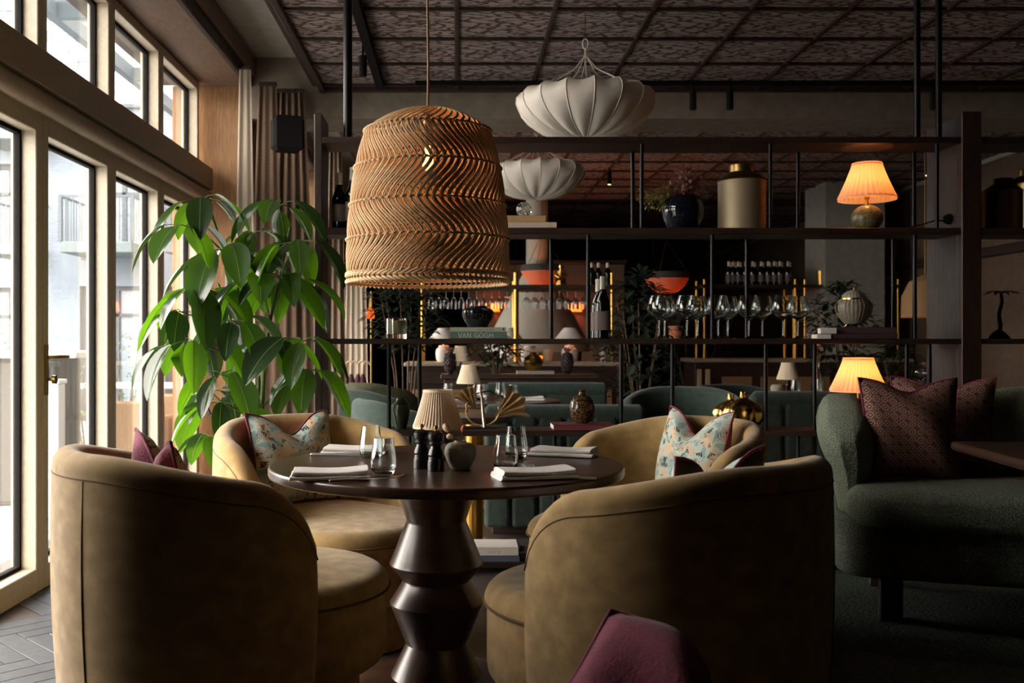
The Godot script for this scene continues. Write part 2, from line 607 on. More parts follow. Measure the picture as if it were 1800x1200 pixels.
		m.backlight_enabled = true
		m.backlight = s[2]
	mat("stem", C.call(92, 118, 52), 0.6)
	mat("stem_brown", C.call(84, 66, 44), 0.8)
	mat("midrib", C.call(134, 162, 82), 0.5)
	mat("bunny_tail", C.call(206, 182, 150), 0.95)
	mat("orange_bloom", C.call(190, 104, 62), 0.9)
	# outdoors
	textured("render_white", noise(256, 0.02, [[0.0, C.call(110, 120, 130)], [1.0, C.call(124, 133, 143)]], 70, 4), Vector3(0.4, 0.4, 0.4), 0.9, null, 1.0)
	mat("slab_grey", C.call(92, 102, 104), 0.8)
	mat("rail_grey", C.call(70, 78, 84), 0.6)
	mat("window_dark", C.call(120, 130, 138), 0.1)
	for i in 3:
		mat("slate_%d" % i, [C.call(84, 94, 106), C.call(110, 120, 130), C.call(146, 154, 162)][i], 0.5)
	mat("canopy_steel", C.call(92, 106, 116), 0.5)
	for i in 3:
		textured("deck_%d" % i, noise(128, 0.05, [[0.0, C.call(128 + 8 * i, 130 + 8 * i, 132 + 8 * i)], [1.0, C.call(150 + 8 * i, 152 + 8 * i, 156 + 8 * i)]], 75 + i, 4), Vector3(8, 8, 1), 0.7, null, 1.0)
	m = mat("canopy_glass", Color(0.62, 0.66, 0.68, 0.55), 0.5)
	m.transparency = BaseMaterial3D.TRANSPARENCY_ALPHA
	mat("outdoor_white", C.call(186, 190, 194), 0.6)
	mat("outdoor_dark", C.call(66, 66, 64), 0.8)
	m = mat("wicker", Color.WHITE, 0.85)
	m.albedo_texture = weave(C.call(120, 90, 62), C.call(182, 150, 112))
	m.uv1_triplanar = true
	m.uv1_scale = Vector3(7, 7, 7)
	m = mat("cane_weave", Color.WHITE, 0.85)
	m.albedo_texture = weave(C.call(120, 88, 58), C.call(176, 138, 96))
	m.uv1_triplanar = true
	m.uv1_scale = Vector3(9, 9, 9)
	for s in [["bulb", Color(1.0, 0.66, 0.34), 1.2], ["bulb_small", Color(1.0, 0.72, 0.45), 0.8], ["led", Color(1.0, 0.9, 0.8), 0.4], ["lantern_glow", Color(1.0, 0.42, 0.14), 0.17], ["flame", Color(1.0, 0.5, 0.16), 0.28]]:
		m = mat(s[0], Color(0.2, 0.15, 0.1), 0.5)
		m.emission_enabled = true
		m.emission = s[1]
		m.emission_energy_multiplier = s[2]

# ---------------------------------------------------------------- the picture
func _ready() -> void:
	var cam := Camera3D.new()
	cam.name = "camera"
	add_child(cam)
	cam.position = Vector3(0, EYE, 0)
	var lens := CameraAttributesPhysical.new()
	lens.frustum_near = 0.1
	lens.frustum_far = 200.0
	lens.frustum_focal_length = 35.0
	lens.frustum_focus_distance = 3.7
	lens.exposure_aperture = 4.5
	cam.attributes = lens
	cam.near = 0.1
	cam.far = 200.0
	cam.set_frustum(1200.0 / F * 0.1, Vector2(97.0 / F * 0.1, 0.0), 0.1, 200.0)
	cam.current = true
	var we := WorldEnvironment.new()
	we.name = "environment"
	var e := Environment.new()
	e.background_mode = Environment.BG_SKY
	var sky := Sky.new()
	var sm := ProceduralSkyMaterial.new()
	sm.sky_top_color = Color(1.0, 0.965, 0.925)
	sm.sky_horizon_color = Color(1.0, 0.97, 0.935)
	sm.ground_bottom_color = Color(0.5, 0.5, 0.5)
	sm.ground_horizon_color = Color(0.6, 0.6, 0.6)
	sm.energy_multiplier = SKY
	sky.sky_material = sm
	e.sky = sky
	e.tonemap_mode = Environment.TONE_MAPPER_LINEAR
	e.tonemap_exposure = EXPOSURE
	e.sdfgi_enabled = true
	e.ssao_enabled = true
	e.ssil_enabled = true
	we.environment = e
	add_child(we)
	materials()
	shell()
	window_wall()
	courtyard()
	grid_ceiling()
	dining_group()
	sofa_corner()
	plant_corner()
	shelf_unit()
	shelf_things()
	pendants()
	back_room()

const WX := -1.945      # inner face of the window frames
const BOUNDS := [2.6, 3.73, 4.675, 5.617, 6.55, 7.52]
const BOUNDS2 := [8.22, 9.25, 10.3, 11.35]

# ---------------------------------------------------------------- the room
func shell() -> void:
	struct("floor", mb().box(Vector3(1.8, -0.102, -11.0), Vector3(8.4, 0.2, 28.0)), M.floor_dark)
	struct("ceiling", mb().box(Vector3(1.8, 3.43, -11.0), Vector3(8.4, 0.2, 28.0)), M.plaster)
	struct("wall_right", mb().box(Vector3(5.75, 1.7, -11.0), Vector3(0.3, 3.6, 28.0)), M.brown_wall)
	struct("wall_far", mb().box(Vector3(1.8, 1.7, -24.6), Vector3(8.4, 3.6, 0.3)), M.dark_wall)
	struct("wall_behind", mb().box(Vector3(1.8, 1.7, 2.8), Vector3(8.4, 3.6, 0.3)), M.dark_wall)
	struct("wall_left", mb().box(Vector3(-2.07, 1.66, 0.1), Vector3(0.25, 3.34, 5.36)), M.dark_wall)
	struct("wall_left", mb().box(Vector3(-2.07, 1.66, -18.0), Vector3(0.25, 3.34, 13.0)), M.dark_wall)
	for b in [[2.56, 7.6], [8.12, 11.4]]:       # masonry above the windows
		struct("wall_left", mb().box(Vector3(-2.1, 3.23, -(b[0] + b[1]) / 2), Vector3(0.3, 0.2, b[1] - b[0] + 0.1)), M.dark_wall)
	# timber piers between the bays
	struct("wall_left", mb().box(Vector3(-1.89, 1.56, -7.88), Vector3(0.58, 3.12, 0.5), 0.004), M.oak)
	struct("wall_left", mb().box(Vector3(-1.89, 1.56, -11.66), Vector3(0.58, 3.12, 0.5), 0.004), M.oak)
	# timber soffits over the bays, with the curtain track moulding along their inner edge
	for b in [[2.56, 7.63], [8.13, 11.41]]:
		var l: float = b[1] - b[0]
		var z: float = -(b[0] + b[1]) / 2
		struct("trim_1", mb().box(Vector3(-1.79, 3.145, z), Vector3(0.36, 0.05, l), 0.004), M.soffit_wood)
		struct("trim_2", mb().box(Vector3(-1.585, 3.17, z), Vector3(0.05, 0.13, l), 0.01), M.batten)
		struct("trim_3", mb().box(Vector3(-1.545, 3.255, z), Vector3(0.03, 0.14, l), 0.008), M.soffit_wood)
	# the downstand beam across the room
	struct("trim_4", mb().box(Vector3(2.0, 3.1, -7.85), Vector3(7.2, 0.468, 0.5), 0.004), M.beam_plaster, self, "plain plaster beam crossing the room below the patterned ceiling")
	struct("trim_5", mb().box(Vector3(5.58, 3.06, -16.0), Vector3(0.06, 0.05, 15.8), 0.01), M.plaster, self, "pale cornice line along the right wall")
	struct("trim_6", mb().box(Vector3(5.57, 2.1, -12.0), Vector3(0.06, 0.1, 14.0), 0.01), M.batten)
	for d in [9.6, 10.75, 12.2]:
		struct("trim_7", mb().box(Vector3(5.57, 1.5, -d), Vector3(0.06, 3.0, 0.1), 0.01), M.batten)
	struct("wall_pier", mb().box(Vector3(4.8, 2.15, -12.35), Vector3(0.72, 2.3, 0.7), 0.005), M.plaster)
	# herringbone floor by the window
	var k := 0
	var w := 0.09
	var l := 0.45
	var shapes := [mb().box(Vector3.ZERO, Vector3(l - 0.003, 0.012, w - 0.003), 0.0015).mesh(), mb().box(Vector3.ZERO, Vector3(w - 0.003, 0.012, l - 0.003), 0.0015).mesh()]
	var floor_piece: Node3D = get_node("floor")
	var rot := Basis(Vector3.UP, PI / 4)
	for i in range(-24, 25):
		for j in range(-8, 9):
			# one L of the herringbone: a lengthwise block and a crosswise block
			for s in 2:
				var p := Vector3(i * w + j * l * 2.0 * 0.5, 0, i * w - j * l) + (Vector3(l / 2, 0, w / 2) if s == 0 else Vector3(w / 2, 0, w + l / 2))
				p = rot * p
				var q := Vector3(-1.5 + p.x, -0.003, -4.6 + p.z)
				if q.x > -1.93 and q.x < -0.85 and q.z < -3.1 and q.z > -6.4:
					var o := node("floor_block", shapes[s], M["floor_%d" % (k * 7 % 3)], floor_piece, q, PI / 4)
					k += 1

# one glazed leaf or light in the window wall: a frame of four bars, a gasket and a pane
func glazed(called: String, label: String, d0: float, d1: float, y0: float, y1: float, stile: float, bottom: float, top: float) -> Node3D:
	var o := frame(called, label)
	var z0 := -d0 - 0.003
	var z1 := -d1 + 0.003
	var zc := (z0 + z1) / 2
	var len := absf(z1 - z0)
	var x := WX - 0.06
	var th := 0.12
	for s in [[z0 - stile / 2], [z1 + stile / 2]]:
		struct("stile", mb().box(Vector3(x, (y0 + y1) / 2, s[0]), Vector3(th, y1 - y0, stile), 0.004), M.frame_paint, o)
	struct("rail", mb().box(Vector3(x, y0 + bottom / 2, zc), Vector3(th, bottom, len - stile * 2), 0.004), M.frame_paint, o)
	struct("rail", mb().box(Vector3(x, y1 - top / 2, zc), Vector3(th, top, len - stile * 2), 0.004), M.frame_paint, o)
	var g := mb()
	var gx := WX - 0.085
	var a0 := z0 - stile
	var a1 := z1 + stile
	for s in [a0 - 0.009, a1 + 0.009]:
		g.box(Vector3(gx, (y0 + bottom + y1 - top) / 2, s), Vector3(0.03, y1 - top - y0 - bottom, 0.018))
	for s in [y0 + bottom + 0.009, y1 - top - 0.009]:
		g.box(Vector3(gx, s, zc), Vector3(0.03, 0.018, absf(a1 - a0)))
	struct("gasket", g, M.gasket, o)
	struct("pane", mb().box(Vector3(gx, (y0 + bottom + y1 - top) / 2, zc), Vector3(0.006, y1 - top - y0 - bottom, absf(a1 - a0))), M.pane, o)
	return o

func window_wall() -> void:
	var ord := ["nearest", "second nearest", "third", "fourth", "farthest"]
	for k in 5:
		var o := glazed("door_%d" % (k + 1), "", BOUNDS[k], BOUNDS[k + 1], 0.0, 2.225, 0.066, 0.11, 0.085)
		if k == 2:      # the leaf that carries the handle
			var z: float = -BOUNDS[2] - 0.035
			struct("handle_plate", mb().box(Vector3(WX + 0.004, 1.03, z), Vector3(0.008, 0.24, 0.034), 0.002), M.brass_old, o)
			struct("handle", mb().tube([Vector3(WX, 1.09, z), Vector3(WX + 0.045, 1.09, z), Vector3(WX + 0.055, 1.09, z - 0.02), Vector3(WX + 0.055, 1.09, z - 0.13)], [0.008, 0.009, 0.01, 0.009], 8), M.brass_old, o)
			struct("knob", mb(Vector3(WX, 0.985, z), Basis(Vector3.FORWARD, PI / 2)).lathe([Vector2(0.0, 0.0), Vector2(0.008, 0.0), Vector2(0.008, 0.03), Vector2(0.02, 0.034), Vector2(0.021, 0.05), Vector2(0.0, 0.055)], 16), M.brass_old, o)
		glazed("window_%d" % (k + 1), "", BOUNDS[k], BOUNDS[k + 1], 2.48, 3.115, 0.05, 0.05, 0.06)
	for k in 3:
		glazed("window_%d" % (k + 7), "", BOUNDS2[k], BOUNDS2[k + 1], 0.0, 2.225, 0.066, 0.11, 0.085)
		glazed("window_%d" % (k + 10), "", BOUNDS2[k], BOUNDS2[k + 1], 2.48, 3.115, 0.05, 0.05, 0.06)
	for b in [[2.58, 7.58], [8.14, 11.4]]:
		var z: float = -(b[0] + b[1]) / 2
		var l: float = b[1] - b[0]
		struct("trim_9", mb().box(Vector3(-2.0, 2.35, z), Vector3(0.2, 0.26, l), 0.003), M.fascia_paint)
		struct("trim_10", mb().box(Vector3(-1.88, 2.395, z), Vector3(0.05, 0.165, l), 0.004), M.fascia_paint)
		var row := []
		for i in 9:
			var a := PI * 0.5 - PI * i / 8.0
			row.append(Vector3(-1.905 + 0.05 * cos(a), 2.262 + 0.05 * sin(a), 0))
		var m := mb()
		var rows := []
		for s in [z - l / 2, z + l / 2]:
			var r := PackedVector3Array()
			for p in row: r.push_back(Vector3(p.x, p.y, s))
			rows.append(r)
		m.grid(rows)
		for s in [-1.0, 1.0]:
			for i in 8:
				m.tri(Vector3(-1.905, 2.262, z + s * l / 2), row[i] + Vector3(0, 0, z + s * l / 2), row[i + 1] + Vector3(0, 0, z + s * l / 2), Vector3(0, 0, s))
		struct("trim_11", m, M.fascia_paint)

# ---------------------------------------------------------------- outside
func courtyard() -> void:
	struct("ground", mb().box(Vector3(-12.2, -0.25, -8.0), Vector3(20.0, 0.2, 40.0)), M.slab_grey)
	var deck := frame("terrace")
	var plank := mb().box(Vector3.ZERO, Vector3(0.143, 0.03, 15.0), 0.003).mesh()
	for i in 40:
		node("plank", plank, M["deck_%d" % (i * 5 % 3)], deck, Vector3(-2.3 - 0.15 * i, -0.035, -6.0))
	# the house across the end of the courtyard
	var fd := 14.5
	var house := thing("apartment_building", "white rendered house with grey balconies and slate roof across the courtyard", "building", Vector3(-7.6, 0, -fd))
	var fx := 7.6
	var parts := mb()
	# wall in pieces round its openings: [x0, x1, y0, y1] are glazed openings
	var opens := [[px(-150, fd), px(-60, fd), 0.0, 2.0], [px(-20, fd), px(44, fd), 0.0, 1.95], [px(140, fd), px(262, fd), 0.0, 1.97], [px(290, fd), px(345, fd), 0.0, 1.97], [px(-20, fd), px(44, fd), 2.45, 3.75], [px(176, fd), px(250, fd), 2.45, 3.75], [px(300, fd), px(345, fd), 2.45, 3.75]]
	var xs := [-14.0, -2.35]
	var ys := [-0.15, 4.05]
	for o in opens:
		xs.append(o[0]); xs.append(o[1]); ys.append(o[2]); ys.append(o[3])
	xs.sort()
	ys.sort()
	for i in xs.size() - 1:
		for j in ys.size() - 1:
			if xs[i + 1] - xs[i] < 0.001 or ys[j + 1] - ys[j] < 0.001: continue
			var c := Vector2((xs[i] + xs[i + 1]) / 2, (ys[j] + ys[j + 1]) / 2)
			var hole := false
			for o in opens:
				if c.x > o[0] and c.x < o[1] and c.y > o[2] and c.y < o[3]: hole = true
			if not hole:
				parts.box(Vector3(c.x + fx, c.y, -0.2), Vector3(xs[i + 1] - xs[i], ys[j + 1] - ys[j], 0.4))
	node("facade", parts, M.render_white, house)
	for o in opens:
		var w: float = o[1] - o[0]
		var h: float = o[3] - o[2]
		var c := Vector3((o[0] + o[1]) / 2 + fx, (o[2] + o[3]) / 2, -0.16)
		var f := mb()
		f.box(c + Vector3(-w / 2 + 0.03, 0, 0), Vector3(0.06, h, 0.08)).box(c + Vector3(w / 2 - 0.03, 0, 0), Vector3(0.06, h, 0.08)).box(c + Vector3(0, h / 2 - 0.03, 0), Vector3(w, 0.06, 0.08))
		f.box(c + Vector3(0, h / 2 - 0.42, 0), Vector3(w, 0.05, 0.07)).box(c, Vector3(0.06, h, 0.07))
		var fr := node("window_frame", f, M.rail_grey, house)
		node("pane", mb().box(c + Vector3(0, 0, -0.02), Vector3(w - 0.04, h - 0.04, 0.02)), M.window_dark, fr)
	node("eaves", mb().box(Vector3(1.3, 4.09, 0.08), Vector3(11.6, 0.1, 0.4), 0.02), M.render_white, house)
	node("vent", mb().box(Vector3(px(155, fd) + fx, py(453, fd), 0.01), Vector3(0.2, 0.06, 0.03), 0.005), M.rail_grey, house)
	for b in [[-30.0, 42.0, 356.0], [110.0, 236.0, 353.0], [292.0, 345.0, 353.0], [-40.0, 48.0, 160.0]]:
		var x0 := px(b[0], fd - 0.8) + fx
		var x1 := px(b[1], fd - 0.8) + fx
		var top := py(b[2], fd - 0.4)
		var low := top - 0.62
		var bal := node("balcony", mb().box(Vector3((x0 + x1) / 2, low - 0.08, 0.45), Vector3(x1 - x0, 0.15, 0.9), 0.01), M.slab_grey, house)
		node("handrail", mb().box(Vector3((x0 + x1) / 2, top, 0.88), Vector3(x1 - x0, 0.03, 0.03)).box(Vector3(x0, top, 0.45), Vector3(0.03, 0.03, 0.9)).box(Vector3(x1, top, 0.45), Vector3(0.03, 0.03, 0.9)), M.rail_grey, bal)
		for s in [x0, x1]:
			node("post", mb().box(Vector3(s, (low + top) / 2, 0.88), Vector3(0.05, top - low, 0.05)), M.rail_grey, bal)
		var bar := mb().box(Vector3.ZERO, Vector3(0.012, top - low, 0.012)).mesh()
		for i in int((x1 - x0) / 0.09):
			node("baluster", bar, M.rail_grey, bal, Vector3(x0 + 0.09 * (i + 1), (low + top) / 2, 0.88))
		for i in 8:
			node("baluster", bar, M.rail_grey, bal, Vector3(x0, (low + top) / 2, 0.1 * (i + 1)))
			node("baluster", bar, M.rail_grey, bal, Vector3(x1, (low + top) / 2, 0.1 * (i + 1)))
	# slated gable
	var roof := node("roof", mb().box(Vector3(0.15, 5.3, -0.75), Vector3(3.9, 2.5, 0.9)), M.slate_0, house)
	var slate := mb().box(Vector3.ZERO, Vector3(0.29, 0.17, 0.02), 0.004).mesh()
	var rng := RandomNumberGenerator.new()
	rng.seed = 3
	for r in 17:
		for k in 13:
			var o := node("slate", slate, M["slate_%d" % (2 if rng.randf() < 0.5 else rng.randi() % 2)], roof, Vector3(-1.62 + 0.3 * k + (0.15 if r % 2 else 0.0), 4.2 + 0.15 * r, -0.28))
			o.rotation.x = -0.1
	# low wing behind, with the sky over it
	var wing := thing("neighbouring_wing", "pale rear wing of the white house behind its slate roof", "building", Vector3(-5.0, 0, -17.5))
	node("wall", mb().box(Vector3(0.5, 2.6, 0), Vector3(5.0, 5.2, 0.5), 0.01), M.render_white, wing)
	node("coping", mb().box(Vector3(0.5, 5.24, 0), Vector3(5.1, 0.08, 0.6), 0.01), M.slab_grey, wing)
	# steel frame of the glass canopy over the terrace
	var can := thing("canopy_frame", "grey steel canopy frame running along outside the windows", "canopy", Vector3(-3.4, 0, 0))
	node("long_beam", mb().box(Vector3(0, 3.95, -7.0), Vector3(0.09, 0.14, 11.0), 0.005), M.canopy_steel, can)
	for d in [4.4, 6.4, 8.4, 10.4, 12.4]:
		node("cross_beam", mb().box(Vector3(0.6, 3.95, -d), Vector3(1.15, 0.13, 0.09), 0.005), M.canopy_steel, can)
	for k in 10:
		node("roof_pane", mb().box(Vector3(0.6, 4.03, -2.0 - 1.1 * k), Vector3(1.24, 0.012, 1.08), 0.003), M.canopy_glass, can)
	for d in [1.6, 12.4]:
		node("post", mb().box(Vector3(0, 1.96, -d), Vector3(0.09, 3.92, 0.09), 0.005), M.canopy_steel, can)
	# outdoor counter and its neighbours
	var cd := 7.4
	var ct := thing("outdoor_counter", "outdoor serving counter with white top and dark base on the terrace", "counter", Vector3(-4.2, -0.02, -cd))
	node("counter_top", mb().box(Vector3(0, 1.09, 0), Vector3(3.0, 0.05, 0.66), 0.01), M.outdoor_white, ct)
	node("base", mb().box(Vector3(-0.05, 0.53, -0.03), Vector3(2.7, 1.06, 0.5), 0.01), M.outdoor_dark, ct)
	for i in 7:
		node("front_panel", mb().box(Vector3(-1.2 + 0.38 * i, 0.53, 0.23), Vector3(0.36, 1.0, 0.02), 0.004), M.outdoor_dark, ct)
	var pd := thing("white_planter_column", "slim white square column in front of the outdoor counter", "column", Vector3(px(97, 6.7), -0.02, -6.7))
	node("shaft", mb().box(Vector3(0, 0.45, 0), Vector3(0.09, 0.9, 0.12), 0.005), M.outdoor_white, pd)
	node("cap", mb().box(Vector3(0, 0.915, 0), Vector3(0.11, 0.03, 0.14), 0.005), M.outdoor_white, pd)
	for s in [[7.95, "wicker outdoor armchair seen through the fourth glass leaf", 236.0], [9.0, "wicker outdoor armchair farther along the terrace beside the windows", 318.0]]:
		var ch := thing("wicker_armchair", s[1], "armchair", Vector3(px(s[2], s[0]), -0.02, -s[0]), 0.0, "wicker terrace armchairs")
		node("backrest", mb().box(Vector3(0, 0.36, 0.2), Vector3(0.6, 0.72, 0.06), 0.02), M.wicker, ch)
		for k in [-0.29, 0.29]:
			node("arm", mb().box(Vector3(k, 0.3, -0.1), Vector3(0.06, 0.6, 0.56), 0.02), M.wicker, ch)
		node("seat", mb().box(Vector3(0, 0.22, -0.1), Vector3(0.52, 0.4, 0.54), 0.03), M.wicker, ch)
		node("cushion", mb().box(Vector3(0, 0.47, -0.1), Vector3(0.5, 0.1, 0.5), 0.04), M.outdoor_white, ch)
	var tb := thing("terrace_table", "white topped terrace table between the wicker armchairs and the house", "table", Vector3(px(232, 10.5), -0.02, -10.5))
	node("table_top", mb().box(Vector3(0, 0.72, 0), Vector3(1.1, 0.04, 0.7), 0.01), M.outdoor_white, tb)
	for k in [[-0.48, -0.28], [0.48, -0.28], [-0.48, 0.28], [0.48, 0.28]]:
		node("leg", mb().box(Vector3(k[0], 0.35, k[1]), Vector3(0.05, 0.7, 0.05), 0.005), M.outdoor_dark, tb)
	shrub("bare_shrub", "loose green shrub growing behind the outdoor counter end", at(157, 868, 9.0) * Vector3(1, 0, 1) , 0.35, 1.0, 160, M.leaf_yard, 5)
	shrub("bare_shrub", "wide green shrub growing behind the outdoor counter, far left", Vector3(px(10, 10.0), 0, -10.0), 0.5, 1.35, 220, M.leaf_yard, 6)
	shrub("bare_shrub", "small green shrub by the terrace table", Vector3(px(222, 12.0), 0, -12.0), 0.35, 1.25, 160, M.leaf_yard, 7)

# a bushy plant: woody stems and a crown of small leaves joined into one mesh
func shrub(called: String, label: String, pos: Vector3, r: float, h: float, count: int, lm: Material, seed_: int, low := 0.25, leaf := 0.07) -> Node3D:
	var o := thing(called, label, "plant", pos)
	var rng := RandomNumberGenerator.new()
	rng.seed = seed_
	var st := mb()
	for k in 6:
		var a := TAU * k / 6 + rng.randf()
		st.tube([Vector3(0.02 * cos(a), -0.02, 0.02 * sin(a)), Vector3(r * 0.3 * cos(a), h * 0.45, r * 0.3 * sin(a)), Vector3(r * 0.7 * cos(a), h * 0.85, r * 0.7 * sin(a))], [0.012, 0.008, 0.004], 5)
	node("stems", st, M.stem_brown, o)
	var lf := mb()
	for k in count:
		var a := rng.randf() * TAU
		var y := rng.randf_range(low, 1.0)
		var rr := r * sqrt(rng.randf()) * sin(PI * clampf((y - low) / (1.0 - low) * 0.8 + 0.15, 0, 1))
		leaf_shape(lf, Vector3(rr * cos(a), y * h, rr * sin(a)), Vector3(cos(a), rng.randf_range(-0.6, 0.7), sin(a)).normalized(), leaf * rng.randf_range(0.7, 1.3), 0.45, 2)
	tag(node("foliage", lf, lm, o), "", "", "", "stuff")
	return o

# a leaf from its stalk end, growing along dir, arching down, with a fold along the midrib
func leaf_shape(m: MB, p: Vector3, dir: Vector3, len: float, width := 0.42, seg := 5, droop := 0.5, roll := 0.0, pleat := 0.12) -> Array:
	var spine := []
	var side := dir.cross(Vector3.UP)
	if side.length() < 0.05: side = Vector3.RIGHT
	side = side.normalized().rotated(dir.normalized(), roll)
	var rows := []
	var q := p
	var d := dir.normalized()
	for i in seg + 1:
		var t := float(i) / seg
		var w := len * width * pow(sin(PI * clampf(pow(t, 0.85) * 0.96 + 0.03, 0, 1)), 0.8) * 0.5
		if i == seg: w = 0.001
		var up := side.cross(d).normalized()
		spine.append(q - up * 0.0004)
		rows.append(PackedVector3Array([q - side * w + up * w * pleat * 2.0, q - side * w * 0.5 + up * w * pleat * 0.8, q, q + side * w * 0.5 + up * w * pleat * 0.8, q + side * w + up * w * pleat * 2.0]))
		q += d * len / seg
		d = (d + Vector3.DOWN * droop / seg).normalized()
		side = (side - d * side.dot(d)).normalized()
	m.grid(rows, false, false)
	return spine

# ---------------------------------------------------------------- the papered ceiling and its battens
func grid_ceiling() -> void:
	var cy := 3.075
	var s := 0.567
	var o := frame("ceiling_grid", "dark batten grid with marbled paper panels hung below the ceiling")
	var panel := mb().box(Vector3.ZERO, Vector3(s - 0.022, 0.012, s - 0.022), 0.002).mesh()
	var x0 := -1.04
	for zone in [[4.0, 7.6, 4], [8.1, 13.8, 11]]:
		var z0: float = zone[0]
		var rows := int((zone[1] - z0) / s + 0.5)
		for r in rows:
			var d: float = (5.745 + s * (r - 3.0) if z0 < 5 else 8.37 + s * r) + s / 2 - (s if z0 > 5 else 0.0)
			for c in 12:
				var x := -0.567 + s * c + s / 2
				if c == 0: pass
				if x > 1.0 * d * 0.6 + 0.7: continue
				node("panel", panel, M.ceiling_paper, o, Vector3(x, cy + 0.02, -d))
			var narrow := mb().box(Vector3.ZERO, Vector3(0.43, 0.012, s - 0.022), 0.002)
			node("panel", narrow, M.ceiling_paper, o, Vector3(-0.79, cy + 0.02, -d))
	node("far_panel", mb().box(Vector3(2.2, cy + 0.02, -19.0), Vector3(6.5, 0.012, 9.6)), M.ceiling_paper, o)
	# battens along the room
	for zone in [[1.0, 7.6], [8.1, 24.4]]:
		var zc: float = -(zone[0] + zone[1]) / 2
		var l: float = zone[1] - zone[0]
		for c in 12:
			node("batten", mb().box(Vector3(-0.567 + s * c, cy + 0.012, zc), Vector3(0.03 if c else 0.055, 0.03, l), 0.004), M.batten, o)
		node("edge_trim", mb().box(Vector3(x0 + 0.02, cy + 0.03, zc), Vector3(0.045, 0.1, l), 0.006), M.batten, o)
		node("edge_face", mb().box(Vector3(x0 + 0.035, cy + 0.14, zc), Vector3(0.012, 0.22, l)), M.plaster, o)
		node("backing", mb().box(Vector3(2.2, cy + 0.045, zc), Vector3(6.6, 0.02, l)), M.batten, o)
	# battens across it
	var k := 0
	for i in 34:
		var d := 4.05 + s * i if i < 7 else 8.37 + s * (i - 7) - s
		if i < 7: d = 5.745 + s * (i - 3)
		if i < 7 and d > 7.58: continue
		node("cross_batten", mb().box(Vector3(2.25, cy + 0.008, -d), Vector3(6.6, 0.026, 0.026), 0.004), M.batten, o)
	node("cross_batten", mb().box(Vector3(2.25, cy + 0.005, -7.57), Vector3(6.6, 0.04, 0.04), 0.004), M.batten, o)
	# lighting track and its spots
	var tr := thing("lighting_track", "long black lighting track under the ceiling before the plaster beam", "light track", Vector3(0, 0, 0))
	node("rail", mb().box(Vector3(2.4, 3.03, -7.2), Vector3(5.4, 0.035, 0.04), 0.004), M.black_paint, tr)
	var spot := [[1218.0, 7.2, "black cylinder spotlight on the track, right of the silk pendant"], [1283.0, 7.2, "black cylinder spotlight second on the track right of the silk pendant"], [1641.0, 7.2, "black cylinder spotlight on the track between the two right ceiling poles"], [1071.0, 11.0, "small black ceiling spotlight seen above the shelf left of the dried flower vase"], [638.0, 6.3, "black cylinder spotlight hanging beside the left ceiling pole"], [1629.0, 10.4, "lit black spotlight seen beside the grey wood pillar"]]
	for q in spot:
		var y := 3.03 if q[1] < 8 else 3.09
		var sp := thing("track_spotlight", q[2], "spotlight", Vector3(px(q[0], q[1]), y, -q[1]), 0.0, "black track spotlights")
		node("stem", mb().tube([Vector3(0, 0.03, 0), Vector3(0, -0.06, 0)], 0.008, 6), M.black_paint, sp)
		node("body", mb(Vector3(0, -0.06, 0)).lathe([Vector2(0.0, -0.13), Vector2(0.02, -0.13), Vector2(0.025, -0.128), Vector2(0.025, 0.0), Vector2(0.0, 0.0)], 16), M.black_paint, sp)
		var lens := node("lens", mb(Vector3(0, -0.192, 0)).lathe([Vector2(0.0, -0.002), Vector2(0.017, -0.002), Vector2(0.017, 0.001), Vector2(0, 0.001)], 12), M.bulb_small if q[1] > 8 else M.dark_rim, sp)
	node("track_rail", mb().box(Vector3(-0.567, 3.05, -6.4), Vector3(0.06, 0.04, 2.0), 0.004), M.black_paint, tr)

# ---------------------------------------------------------------- tub chairs and cushions
func rim_height(a: float, half: float, top: float, R: float) -> float:
	# height of the shell's rim at angle a from the middle of the back
	var t := absf(a)
	var y := top - 0.08 * smoothstep(0.4, half * 0.92, t)
	var rest := (half - t) * R           # run left to the end of the arm
	var r := 0.23
	if rest < r:
		var k := (r - rest) / r
		y -= r * 1.25 * (1.0 - sqrt(maxf(0.0, 1.0 - k * k)))
	return y

